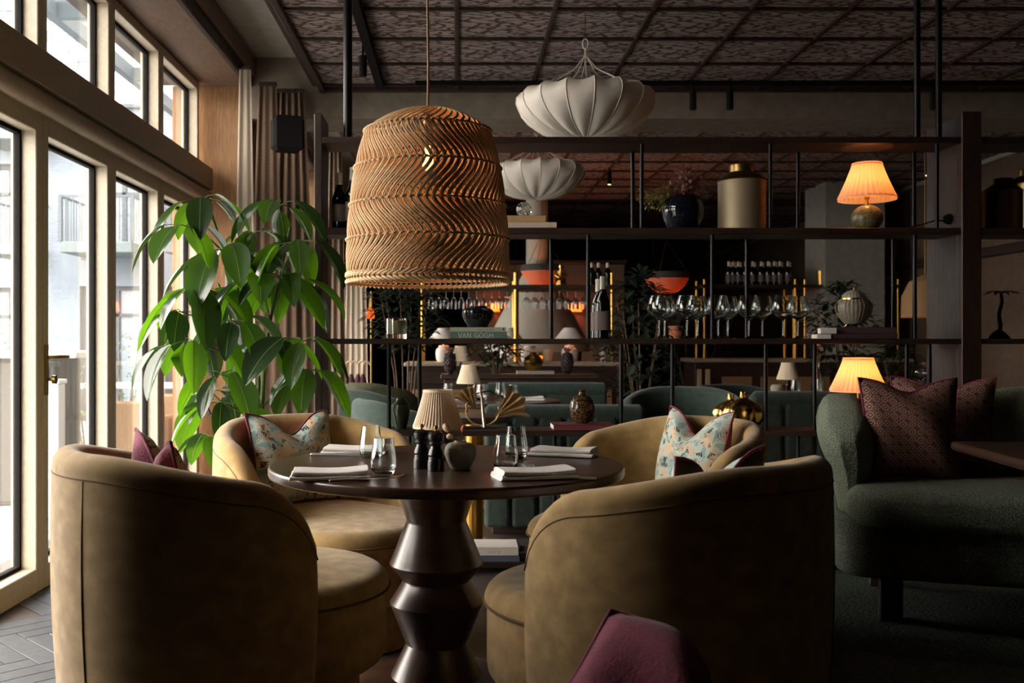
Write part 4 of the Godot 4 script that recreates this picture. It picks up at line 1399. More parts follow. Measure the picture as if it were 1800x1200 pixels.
	for a in [0.2, 1.8, 3.3, 4.8]:
		var d := Vector3(cos(a), 0, sin(a))
		for y in [1.52, 0.72]:
			node("hook", mb().tube([Vector3(0, y - 0.06, 0), d * 0.07 + Vector3(0, y - 0.075, 0), d * 0.13 + Vector3(0, y - 0.04, 0), d * 0.155 + Vector3(0, y + 0.02, 0)], [0.012, 0.012, 0.011, 0.009], 8), M.black_lacquer, cs)
		node("foot", mb().tube([Vector3(0, 0.1, 0), d * 0.15 + Vector3(0, 0.06, 0), d * 0.28 + Vector3(0, 0.012, 0)], 0.014, 8), M.black_lacquer, cs)
	# curtains gathered at the pier
	drape("sheer_curtain", "white sheer curtain gathered beside the timber pier", Vector3(px(431, 7.15), 0, -7.15), 0.075, 0.016, 3.13, 2, M.sheer)
	drape("curtain", "brown curtain hanging between the sheer curtain and the loudspeaker", Vector3(px(468, 7.25), 0, -7.3), 0.12, 0.014, 3.05, 3, M.drape)
	drape("curtain", "dark brown curtain hanging behind the loudspeaker", Vector3(px(505, 7.4), 0, -7.5), 0.2, 0.03, 3.05, 5, M.drape)
	drape("curtain", "pale taupe curtain hanging behind the left shelf post", Vector3(px(590, 9.2), 0, -9.2), 0.1, 0.03, 2.95, 3, M.drape_pale)
	drape("sheer_curtain", "white sheer curtain hanging behind the umbrellas", Vector3(px(626, 10.9), 0, -10.9), 0.13, 0.03, 2.95, 4, M.sheer)
	var sp := thing("loudspeaker", "black loudspeaker mounted high beside the curtains", "speaker", Vector3(px(505, 7.1), py(236, 7.1), -7.1), 0.35)
	node("cabinet", mb().box(Vector3.ZERO, Vector3(0.22, 0.25, 0.17), 0.03), M.gasket, sp)
	node("grille", mb().box(Vector3(0, 0, 0.086), Vector3(0.19, 0.22, 0.01), 0.004), M.gasket, sp)
	node("bracket", mb().tube([Vector3(0, 0, -0.08), Vector3(0, 0.03, -0.2), Vector3(0, 0.03, -0.36)], 0.014, 8), M.black_paint, sp)

func drape(called: String, label: String, pos: Vector3, w: float, depth: float, h: float, folds: int, m: Material) -> Node3D:
	var o := thing(called, label, "curtain", pos)
	var rows := []
	for i in 15:
		var t := i / 14.0
		var y := 0.02 + (h - 0.02) * t
		var sp := lerpf(1.0, 0.55, t * t)
		var row := PackedVector3Array()
		var n := folds * 10
		for k in n * 2:
			var u := float(k if k < n else n * 2 - 1 - k) / (n - 1)
			var x := (u - 0.5) * w * 2 * sp
			var z := depth * 0.5 * sin(u * folds * TAU + 0.4 * sin(t * 3)) * (0.7 + 0.3 * sin(u * 9.0)) + (0.002 if k < n else -0.002)
			row.push_back(Vector3(x, y, z))
		rows.append(row)
	var mm := mb()
	mm.grid(rows, true, false)
	node("cloth", mm, m, o)
	node("header", mb().box(Vector3(0, h, 0), Vector3(w * 1.1, 0.03, 0.03), 0.004), M.batten, o)
	return o

# ---------------------------------------------------------------- the open shelf unit (front plane 5.0 m from the camera, 0.25 m deep)
const SD := 5.0
const Y2 := 1.735
const Y3 := 1.178
const Y4 := 0.716
const Y5 := 0.055

func shelf_unit() -> void:
	var o := thing("shelf_unit", "tall dark walnut open shelving with thin black rods dividing the room", "shelving", Vector3(0, 0, -SD))
	node("post", mb().box(Vector3(px(559, SD), 1.155, -0.125), Vector3(0.04, 2.31, 0.25), 0.004), M.walnut_upright, o)
	node("post", mb().box(Vector3(px(1707.5, SD), 1.16, -0.02), Vector3(0.1, 2.32, 0.05), 0.004), M.walnut_upright, o)
	node("side_panel", mb().box(Vector3(px(1694, SD), 1.15, -0.2), Vector3(0.03, 2.3, 0.33), 0.003), M.grey_wood, o)
	var x0 := px(566, SD)
	var x1 := px(1691, SD)
	var x2 := px(1724, SD)
	for q in [[2.192, 0.032], [Y2, 0.033], [Y3, 0.027], [Y4, 0.028], [Y5, 0.028]]:
		node("shelf", mb().box(Vector3((x0 + x1) / 2, q[0] - q[1] / 2, -0.125), Vector3(x1 - x0, q[1], 0.25), 0.003), M.walnut, o)
		node("shelf", mb().box(Vector3((x2 + 3.6) / 2, q[0] - q[1] / 2, -0.125), Vector3(3.6 - x2, q[1], 0.25), 0.003), M.walnut, o)
	node("post", mb().box(Vector3(3.62, 1.155, -0.125), Vector3(0.04, 2.31, 0.25), 0.004), M.walnut_upright, o)
	var rods := [[1128, 0, 2.16, Y2], [1112, 1, 2.16, Y2], [1354, 0, 2.16, Y2], [1403, 1, 2.16, Y2], [1647, 0, 2.16, Y2], [1607, 1, 2.16, Y2],
		[969, 1, 1.702, Y3], [1034, 0, 1.702, Y3], [1252, 0, 1.702, Y3], [1313, 1, 1.702, Y3], [1570, 1, 1.702, Y3], [1608, 0, 1.702, Y3],
		[684, 0, 1.151, Y4], [738, 0, 1.151, Y4], [1092, 0, 1.151, Y4], [1182, 0, 1.151, Y4], [1346, 0, 1.151, Y4], [1432, 0, 1.151, Y4], [1594, 0, 1.151, Y4], [1634, 0, 1.151, Y4],
		[975, 1, 0.688, Y5], [1037, 1, 0.688, Y5], [1403, 0, 0.688, Y5], [720, 1, 0.688, Y5]]
	for r in rods:
		var d := SD + (0.015 if r[1] == 0 else 0.235)
		node("rod", mb().tube([Vector3(px(r[0], d), r[3], SD - d), Vector3(px(r[0], d), r[2], SD - d)], 0.0105, 10, false), M.blackened, o)
	for q in [[611.5, 5.1, 0.023], [1612, 5.02, 0.016], [1650, 5.02, 0.016]]:
		node("ceiling_pole", mb().tube([Vector3(px(q[0], q[1]), 2.19, SD - q[1]), Vector3(px(q[0], q[1]), 3.07, SD - q[1])], q[2], 14, false), M.blackened, o)

func book(called: String, label: String, c: Vector3, s: Vector3, cover: Material, turn := 0.0, group := "") -> Node3D:
	# a closed book lying flat, spine towards the camera
	var o := thing(called, label, "book", c, turn, group)
	node("pages", mb().box(Vector3(0, s.y / 2, -0.004), Vector3(s.x - 0.008, s.y - 0.005, s.z - 0.01)), M.page, o)
	var t := 0.0025
	node("cover", mb().box(Vector3(0, t / 2, 0), Vector3(s.x, t, s.z), 0.0008).box(Vector3(0, s.y - t / 2, 0), Vector3(s.x, t, s.z), 0.0008).box(Vector3(0, s.y / 2, s.z / 2 - t / 2), Vector3(s.x, s.y, t), 0.0008), cover, o)
	return o

func letters(o: Node3D, text: String, size: float, pos: Vector3, m: Material, serif := false) -> void:
	var tm := TextMesh.new()
	var f := SystemFont.new()
	f.font_names = PackedStringArray(["Droid Serif" if serif else "Droid Sans"])
	tm.font = f
	tm.font_size = 64
	tm.pixel_size = size / 46.0
	tm.depth = 0.0006
	tm.text = text
	node("lettering", tm, m, o, pos)

func bottle(label: String, pos: Vector3, h := 0.3, group := "", burg := true, lab := true) -> Node3D:
	var o := thing("wine_bottle", label, "bottle", pos, 0.0, group)
	var r := 0.039
	var prof := [Vector2(0.0, 0.0), Vector2(r - 0.004, 0.0), Vector2(r, 0.005), Vector2(r, h * 0.52), Vector2(r * 0.9, h * 0.6), Vector2(r * 0.52, h * 0.71), Vector2(0.0155, h * 0.8), Vector2(0.0145, h * 0.93), Vector2(0.0, h * 0.93)]
	node("body", mb().lathe(prof, 24), M.wine_glass_dark, o)
	node("capsule", mb().lathe([Vector2(0.0158, h * 0.79), Vector2(0.0162, h * 0.8), Vector2(0.0152, h * 0.955), Vector2(0.0166, h * 0.96), Vector2(0.0166, h * 0.99), Vector2(0.014, h), Vector2(0, h)], 18), M.foil, o)
	if lab:
		node("paper_label", mb().lathe([Vector2(r - 0.001, h * 0.14), Vector2(r + 0.0006, h * 0.14), Vector2(r + 0.0006, h * 0.44), Vector2(r - 0.001, h * 0.44)], 24), M.paper_label, o)
	return o

func stemware(called: String, label: String, pos: Vector3, group: String, k := 1.0, m: Material = null) -> Node3D:
	var o := thing(called, label, "wine glass", pos, 0.0, group)
	var pr := []
	for p in [[0.0, 0.0], [0.041, 0.0], [0.0415, 0.0015], [0.02, 0.004], [0.006, 0.009], [0.004, 0.016], [0.0036, 0.085], [0.006, 0.096], [0.03, 0.108], [0.05, 0.125], [0.0585, 0.143], [0.058, 0.155], [0.05, 0.185], [0.04, 0.214], [0.0388, 0.2145], [0.0488, 0.185], [0.0566, 0.155], [0.057, 0.143], [0.048, 0.127], [0.028, 0.1105], [0.0, 0.104]]:
		pr.append(Vector2(p[0], p[1]) * k)
	node("bowl", mb().lathe(pr, 32, 0, 0, 1.2), m if m else M.glass, o)
	return o

func shelf_things() -> void:
	var dm := SD + 0.12
	# upper shelf
	bottle("dark wine bottle on the upper shelf beside the left post", Vector3(px(597, dm), Y2, -dm), 0.295)
	bottle("taller wine bottle on the upper shelf, half hidden by the rattan lamp", Vector3(px(620, SD + 0.1), Y2, -SD - 0.1), 0.32)
	var b1 := book("book", "cream book at the bottom of the pair beside the rattan lamp", Vector3(px(908, dm), Y2, -dm), Vector3(0.39, 0.03, 0.22), M.book_cream)
	var b2 := book("book", "tan book under the glass paperweight on the upper shelf", Vector3(px(893, dm), Y2 + 0.03, -dm), Vector3(0.37, 0.035, 0.2), M.book_tan)
	var pw := thing("paperweight", "clear glass ball paperweight with a dandelion inside on tan book", "paperweight", Vector3(px(921, dm), Y2 + 0.065, -dm))
	var ball := []
	for i in 13: ball.append(Vector2(0.041 * sin(PI * i / 12), 0.041 - 0.041 * cos(PI * i / 12)))
	node("ball", mb().lathe(ball, 28, 0, 0, 1.6), M.glass, pw)
	var dan := mb()
	var rng := RandomNumberGenerator.new()
	rng.seed = 8
	for k in 70:
		var dir := Vector3(rng.randfn(), rng.randfn(), rng.randfn()).normalized()
		dan.tube([Vector3(0, 0.045, 0), Vector3(0, 0.045, 0) + dir * 0.024, Vector3(0, 0.045, 0) + dir * 0.028], [0.0004, 0.0006, 0.003], 4)
	tag(node("seed_head", dan, M.page, pw), "", "", "", "stuff")
	# dark vase with dried flowers
	var v := thing("glazed_vase", "dark blue black glazed vase of dried flowers on the upper shelf", "vase", Vector3(px(1200, dm), Y2, -dm))
	node("body", mb().lathe([Vector2(0.0, 0.0), Vector2(0.078, 0.0), Vector2(0.08, 0.006), Vector2(0.078, 0.012), Vector2(0.1, 0.06), Vector2(0.108, 0.1), Vector2(0.104, 0.135), Vector2(0.085, 0.165), Vector2(0.068, 0.173), Vector2(0.06, 0.17), Vector2(0.06, 0.12), Vector2(0.0, 0.12)], 40), M.black_glaze, v)
	var bl := mb()
	for c in [[0.03, 0.26, 0.0, 0.075], [-0.01, 0.235, 0.03, 0.06], [0.06, 0.22, 0.02, 0.07], [0.02, 0.21, 0.05, 0.05]]:
		for k in 120:
			var dir := Vector3(rng.randfn(), rng.randfn(), rng.randfn()).normalized()
			leaf_shape(bl, Vector3(c[0], c[1], c[2]) + dir * c[3] * rng.randf_range(0.6, 1.0), (dir + Vector3(rng.randfn(), rng.randfn(), rng.randfn()) * 0.6).normalized(), 0.022, 0.9, 2)
	tag(node("dried_blooms", bl, M.petal_brown, v), "dark brown dried hydrangea heads", "", "", "stuff")
	var gr := mb()
	for c in [[-0.08, 0.2, 0.02], [-0.13, 0.19, 0.0], [-0.17, 0.15, 0.02], [-0.21, 0.17, 0.0], [-0.12, 0.13, 0.04]]:
		gr.tube([Vector3(-0.02, 0.15, 0), Vector3(c[0] * 0.5, 0.2, c[2]), Vector3(c[0], c[1], c[2])], 0.0015, 4)
		for k in 90:
			var dir := Vector3(rng.randfn(), rng.randfn() * 0.8, rng.randfn()).normalized()
			leaf_shape(gr, Vector3(c[0], c[1], c[2]) + dir * rng.randf_range(0.0, 0.045), dir, 0.02, 0.35, 2)
	tag(node("dried_moss", gr, M.leaf_dry, v), "yellow green dried sprays", "", "", "stuff")
	# brass caddy
	var cd := thing("tea_caddy", "large brass tea caddy with herringbone texture on the upper shelf", "canister", Vector3(px(1304, dm), Y2, -dm))
	caddy(cd, 1.0, M.caddy_brass)
	var cx := [[px(1762, SD + 0.15), 0.8, "dim metal canister right of the pillar on the upper shelf"], [px(1818, SD + 0.12), 0.95, "second dim canister at the right edge of the upper shelf"]]
	for q in cx:
		var c2 := thing("tea_caddy", q[2], "canister", Vector3(q[0], Y2, -SD - 0.15))
		caddy(c2, q[1], M.brass_old)
	var lp := thing("table_lamp", "lit lamp with pleated shade and marbled round base on the upper shelf", "lamp", Vector3(px(1524, dm), Y2, -dm))
	var sph := [Vector2(0.0, 0.0), Vector2(0.04, 0.0)]
	for i in range(2, 15): sph.append(Vector2(0.079 * sin(PI * i / 15.0), 0.062 - 0.07 * cos(PI * i / 15.0)))
	node("base", mb().lathe(sph, 32, 0, 0, 1.2), M.marbled, lp)
	node("stem", mb().lathe([Vector2(0.008, 0.125), Vector2(0.008, 0.16), Vector2(0.014, 0.162), Vector2(0.014, 0.2), Vector2(0.0, 0.2)], 14), M.brass, lp)
	shade(lp, 0.155, 0.345, 0.142, 0.072, true, 0.0055, 32)
	node("cable", mb().tube([Vector3(0.06, 0.006, -0.07), Vector3(0.18, 0.006, -0.03), Vector3(0.28, 0.03, 0.02), Vector3(0.34, 0.048, 0.02), Vector3(0.4, 0.048, 0.02), Vector3(0.43, 0.05, 0.02)], 0.004, 6), M.black_paint, lp)
	node("plug", mb(Vector3(0.405, 0.055, 0.02), Basis(Vector3.FORWARD, PI / 2)).lathe([Vector2(0.0, -0.03), Vector2(0.012, -0.028), Vector2(0.026, -0.005), Vector2(0.028, 0.01), Vector2(0.0, 0.03)], 16), M.black_lacquer, lp)
	# middle shelf
	var cn := thing("glass_candle", "cream candle in a clear glass jar on the middle shelf", "candle", Vector3(px(697, dm), Y3, -dm))
	node("jar", mb().lathe([Vector2(0.0, 0.0), Vector2(0.05, 0.0), Vector2(0.053, 0.004), Vector2(0.053, 0.104), Vector2(0.05, 0.104), Vector2(0.05, 0.025), Vector2(0.0, 0.022)], 32, 0, 0, 0.9), M.glass, cn)
	node("wax", mb().lathe([Vector2(0.0, 0.024), Vector2(0.0485, 0.024), Vector2(0.0485, 0.094), Vector2(0.0, 0.09)], 32), M.wax, cn)
	var k1 := book("book", "grey green art book with pale lettering at the bottom under the black vase", Vector3(px(840, dm), Y3, -dm), Vector3(0.287, 0.034, 0.22), M.book_teal)
	letters(k1, "VAN GOGH", 0.026, Vector3(-0.012, 0.0165, 0.1105), M.ink_pale)
	var k2 := book("book", "pale mint book directly under the black vase", Vector3(px(839.5, dm), Y3 + 0.034, -dm), Vector3(0.283, 0.024, 0.21), M.book_mint)
	letters(k2, "PINK OYSTER", 0.0092, Vector3(0.04, 0.0115, 0.1056), M.ink_brown, true)
	letters(k2, "▲", 0.008, Vector3(0.128, 0.0115, 0.1056), M.ink_dark)
	var bv := thing("glazed_vase", "squat glossy black vase standing on two books", "vase", Vector3(px(840, dm), Y3 + 0.058, -dm))
	node("body", mb().lathe([Vector2(0.0, 0.0), Vector2(0.052, 0.0), Vector2(0.055, 0.012), Vector2(0.072, 0.04), Vector2(0.082, 0.068), Vector2(0.08, 0.086), Vector2(0.062, 0.1), Vector2(0.045, 0.102), Vector2(0.046, 0.11), Vector2(0.038, 0.11), Vector2(0.036, 0.09), Vector2(0.0, 0.09)], 40), M.black_glaze, bv)
	bottle("foremost wine bottle of the trio, left on the middle shelf", Vector3(px(1052, SD + 0.17), Y3, -SD - 0.17), 0.31)
	bottle("front wine bottle of the trio on the middle shelf, with pale capsule", Vector3(px(1060, SD + 0.08), Y3, -SD - 0.08), 0.318)
	# wine glasses in two rows
	var gx := [[1158, 0, 0.104], [1168, 1, 0], [1207, 0, 0], [1226, 1, 0], [1262, 0, 0], [1279, 1, 0], [1316, 0, 0], [1340, 1, 0], [1377, 0, 0], [1402, 1, 0]]
	var names := ["large wine glass at the left end of the front row", "large wine glass at the left end of the back row", "second large wine glass of the front row", "second large wine glass of the back row", "third large wine glass of the front row, beside a black rod", "third large wine glass of the back row", "fourth large wine glass of the front row, behind a rod", "fourth large wine glass of the back row", "fifth large wine glass, right end of the front row", "fifth large wine glass, right end of the back row"]
	var first: Node3D = null
	for i in gx.size():
		var d := SD + (0.075 if gx[i][1] == 0 else 0.185)
		var p := Vector3(px(gx[i][0], d), Y3, -d)
		if first == null: first = stemware("wine_glass", names[i], p, "large wine glasses on the middle shelf", 1.03)
		else: dup(first, p, 0.3 * i, names[i])
	# shell urn on books
	book("book", "plum book at the bottom of the pair beneath the shell urn", Vector3(px(1500, dm), Y3, -dm), Vector3(0.36, 0.025, 0.22), M.book_plum)
	book("book", "plum book directly beneath the shell urn", Vector3(px(1504, dm), Y3 + 0.025, -dm), Vector3(0.33, 0.033, 0.2), M.book_plum, -0.03)
	for q in [[1449, 0.0, 0.07, 0.022], [1457, 0.025, 0.08, 0.03]]:
		single("folded_card", mb().box(Vector3(0, q[3] / 2, 0), Vector3(q[2], q[3], 0.004), 0.001), M.page, "white card leaning on the %s plum book" % ("lower" if q[1] == 0.0 else "upper"), "card", Vector3(px(q[0], SD), Y3 + q[1], -SD - 0.005))
	shell_urn(Vector3(px(1501, dm), Y3 + 0.058, -dm))
	palm_ornament(Vector3(px(1756, dm), Y3, -dm))
	# lower shelf
	var gv := thing("glazed_vase", "slender olive green glazed vase on the lower shelf", "vase", Vector3(px(705, dm), Y4, -dm))
	node("body", mb().lathe([Vector2(0.0, 0.0), Vector2(0.025, 0.0), Vector2(0.028, 0.005), Vector2(0.04, 0.05), Vector2(0.047, 0.095), Vector2(0.044, 0.125), Vector2(0.026, 0.145), Vector2(0.0225, 0.152), Vector2(0.0255, 0.165), Vector2(0.02, 0.165), Vector2(0.018, 0.14), Vector2(0.0, 0.14)], 36), M.green_glaze, gv)
	ginkgo(Vector3(px(845, dm), Y4, -dm))
	var rb := book("book", "dull red book under the mosaic bottle on the lower shelf", Vector3(px(1022, dm), Y4, -dm + 0.02), Vector3(0.31, 0.028, 0.21), M.book_red)
	var mv := thing("mosaic_vase", "round dark gold flecked vase standing on a red book", "vase", Vector3(px(1023, dm), Y4 + 0.028, -dm))
	node("body", mb().lathe([Vector2(0.0, 0.0), Vector2(0.03, 0.0), Vector2(0.052, 0.02), Vector2(0.063, 0.05), Vector2(0.066, 0.08), Vector2(0.06, 0.112), Vector2(0.042, 0.135), Vector2(0.018, 0.147), Vector2(0.014, 0.16), Vector2(0.02, 0.172), Vector2(0.014, 0.172), Vector2(0.0, 0.16)], 40), M.mosaic, mv)
	for q in [[1307, SD + 0.09, 0.105, "front gold ribbed gourd ornament on the lower shelf"], [1285, SD + 0.19, 0.095, "gold ribbed gourd ornament behind the front one"]]:
		var go := thing("gold_gourd", q[3], "ornament", Vector3(px(q[0], q[1]), Y4, -q[1]), 0.0, "")
		var r: float = q[2]
		var pr := [Vector2(0.0, 0.0), Vector2(r * 0.55, 0.0)]
		for i in range(1, 12):
			var a := PI * (0.08 + 0.84 * i / 12.0)
			pr.append(Vector2(r * sin(a), r * 0.72 - r * 0.74 * cos(a)))
		pr.append(Vector2(r * 0.16, r * 1.5))
		pr.append(Vector2(r * 0.12, r * 1.6))
		node("body", mb().lathe(pr, 96, 8, 0.05, 1.0), M.gold, go)
		for k in 5:
			var a := TAU * k / 5
			node("calyx", mb().prism(PackedVector2Array([Vector2(-0.008, 0), Vector2(0.008, 0), Vector2(0.0, 0.028)]), 0.003), M.gold, go, Vector3(0.014 * cos(a), r * 1.55, 0.014 * sin(a)), -a + PI / 2)
	var l2 := thing("table_lamp", "lit lamp with pleated shade on the lower shelf behind the sofa", "lamp", Vector3(px(1509, dm), Y4, -dm))
	var s2 := [Vector2(0.0, 0.0), Vector2(0.04, 0.0)]
	for i in range(2, 15): s2.append(Vector2(0.07 * sin(PI * i / 15.0), 0.055 - 0.062 * cos(PI * i / 15.0)))
	node("base", mb().lathe(s2, 32, 0, 0, 1.2), M.marbled, l2)
	node("stem", mb().lathe([Vector2(0.007, 0.11), Vector2(0.007, 0.25), Vector2(0.0, 0.25)], 12), M.brass, l2)
	shade(l2, 0.19, 0.365, 0.139, 0.072, true, 0.0065, 34)
	# bottom shelf
	var w1 := book("book", "blue grey book at the bottom of the stack on the lowest shelf", Vector3(px(868, dm), Y5, -dm), Vector3(0.25, 0.03, 0.22), M.book_blue)
	var w2 := book("book", "white book with small printing on its spine, on the lowest shelf", Vector3(px(868, dm), Y5 + 0.03, -dm), Vector3(0.24, 0.042, 0.21), M.page)
	letters(w2, "— —  o", 0.012, Vector3(0.0, 0.02, 0.1056), M.ink_dark)

func caddy(o: Node3D, k: float, m: Material) -> void:
	node("body", mb().lathe([Vector2(0.0, 0.0), Vector2(0.12 * k, 0.0), Vector2(0.12 * k, 0.25 * k), Vector2(0.0, 0.25 * k)], 48), m, o)
	node("shoulder", mb().lathe([Vector2(0.121 * k, 0.25 * k), Vector2(0.124 * k, 0.254 * k), Vector2(0.121 * k, 0.258 * k), Vector2(0.105 * k, 0.272 * k), Vector2(0.07 * k, 0.295 * k), Vector2(0.062 * k, 0.298 * k)], 48), M.brass_old, o)
	node("lid", mb().lathe([Vector2(0.062 * k, 0.296 * k), Vector2(0.063 * k, 0.332 * k), Vector2(0.06 * k, 0.337 * k), Vector2(0.0, 0.338 * k)], 40), M.brass_old, o)

func shell_urn(pos: Vector3) -> void:
	var o := thing("shell_urn", "grey lidded urn carved like scallop shells with gilt feet", "urn", pos, 0.2)
	var rows := []
	for i in 15:
		var t := i / 14.0
		var y := 0.018 + 0.125 * t
		var r := 0.03 + 0.062 * sin(PI * (0.08 + 0.62 * t)) - 0.012 * smoothstep(0.8, 1.0, t)
		var row := PackedVector3Array()
		for j in 120:
			var a := TAU * j / 120
			var fl := absf(sin(a * 14.0)) * 0.0055 * (0.3 + t)
			row.push_back(Vector3((r + fl) * cos(a), y, -(r + fl) * sin(a) * 0.82))
		rows.append(row)
	var m := mb()
	m.grid(rows, true)
	node("body", m, M.shell_grey, o)
	node("rim", mb(Vector3.ZERO, Basis.from_scale(Vector3(1, 1, 0.85))).lathe([Vector2(0.055, 0.138), Vector2(0.066, 0.142), Vector2(0.066, 0.15), Vector2(0.05, 0.152)], 40), M.gold, o)
	node("lid", mb(Vector3.ZERO, Basis.from_scale(Vector3(1, 1, 0.85))).lathe([Vector2(0.06, 0.15), Vector2(0.057, 0.165), Vector2(0.04, 0.182), Vector2(0.015, 0.192), Vector2(0.0, 0.194)], 80, 20, 0.03), M.shell_grey, o)
	node("finial", mb().tube([Vector3(0, 0.19, 0), Vector3(0.004, 0.205, 0), Vector3(-0.012, 0.215, 0)], [0.006, 0.005, 0.002], 6).tube([Vector3(0.003, 0.2, 0), Vector3(0.014, 0.212, 0), Vector3(0.016, 0.222, 0)], [0.005, 0.004, 0.0015], 6), M.brass_old, o)
	for s in [-1.0, 1.0]:
		node("handle", mb().tube([Vector3(s * 0.08, 0.125, 0), Vector3(s * 0.1, 0.12, 0), Vector3(s * 0.104, 0.095, 0), Vector3(s * 0.09, 0.075, 0)], 0.004, 6), M.brass_old, o)
		for t in [-1.0, 1.0]:
			node("foot", mb().tube([Vector3(s * 0.018, 0.022, t * 0.015), Vector3(s * 0.028, 0.012, t * 0.022), Vector3(s * 0.036, 0.003, t * 0.028)], [0.007, 0.005, 0.003], 6), M.gold, o)

func palm_ornament(pos: Vector3) -> void:
	var o := thing("palm_ornament", "dark metal palm tree ornament right of the pillar", "ornament", pos)
	node("base", mb().lathe([Vector2(0.0, 0.0), Vector2(0.055, 0.0), Vector2(0.045, 0.015), Vector2(0.022, 0.04), Vector2(0, 0.05)], 20), M.pineapple, o)
	var tr := []
	var rd := []
	for i in 15:
		tr.append(Vector3(0.006 * sin(i * 0.7) + 0.012 * i / 14.0, 0.03 + 0.2 * i / 14.0, 0))
		rd.append(0.011 - 0.004 * i / 14.0 + (0.0022 if i % 2 else 0.0))
	node("trunk", mb().tube(tr, rd, 10), M.pineapple, o)
	for k in 9:
		var a := TAU * k / 9
		var m := mb()
		leaf_shape(m, Vector3(0.012, 0.228, 0), Vector3(cos(a), 0.55, sin(a)).normalized(), 0.1, 0.3, 6, 1.3)
		node("frond", m, M.pineapple, o)

func ginkgo(pos: Vector3) -> void:
	var o := thing("ginkgo_sculpture", "gold ginkgo leaf sculpture with a silver stem on the lower shelf", "sculpture", pos)
	node("base", mb().tube([Vector3(-0.13, 0.008, 0.03), Vector3(-0.06, 0.008, 0.02), Vector3(0.0, 0.01, 0.0), Vector3(0.06, 0.008, -0.02), Vector3(0.13, 0.008, -0.03)], [0.006, 0.008, 0.009, 0.007, 0.005], 8), M.silver, o)
	node("stem", mb().tube([Vector3(0.02, 0.008, 0.02), Vector3(0.012, 0.08, 0.0), Vector3(0.006, 0.16, 0.0), Vector3(-0.004, 0.19, 0.0)], [0.011, 0.009, 0.008, 0.006], 10), M.silver, o)
	for s in [[Vector3(-0.02, 0.09, 0.0), 2.1, 0.14, 1.05, 0.0], [Vector3(0.065, 0.06, 0.0), 0.55, 0.185, 1.2, 0.3]]:
		# a fan: rows outwards from the stalk, rippled along the rim
		var rows := []
		for i in 11:
			var t := i / 10.0
			var row := PackedVector3Array()
			for j in 41:
				var q := j / 40.0
				var a: float = s[1] + (q - 0.5) * s[3] * (0.55 + 0.45 * t)
				var r: float = s[2] * t * (1.0 - 0.10 * pow(absf(sin(q * PI * 2.0)), 3.0) + 0.03 * sin(q * 30.0))
				row.push_back(s[0] + Vector3(cos(a) * r, sin(a) * r, 0.02 * t * sin(q * 26.0) + s[4] * r * (q - 0.5)))
			rows.append(row)
		var m := mb()
		m.grid(rows)
		node("leaf", m, M.leaf_gold, o)
	var ring := []
	for i in 17:
		var a := PI * (0.95 + 1.15 * i / 16.0)
		ring.append(Vector3(0.01 + 0.085 * cos(a), 0.09 + 0.075 * sin(a), 0.0))
	node("stalk", mb().tube(ring, 0.005, 8), M.leaf_gold, o)
	node("arm", mb().tube([Vector3(0.0, 0.185, 0), Vector3(0.045, 0.195, 0), Vector3(0.1, 0.165, 0), Vector3(0.115, 0.1, 0), Vector3(0.08, 0.055, 0)], 0.004, 8), M.gold, o)
	node("arm", mb().tube([Vector3(-0.005, 0.185, 0), Vector3(-0.05, 0.17, 0), Vector3(-0.075, 0.12, 0), Vector3(-0.07, 0.085, 0)], 0.004, 8), M.gold, o)

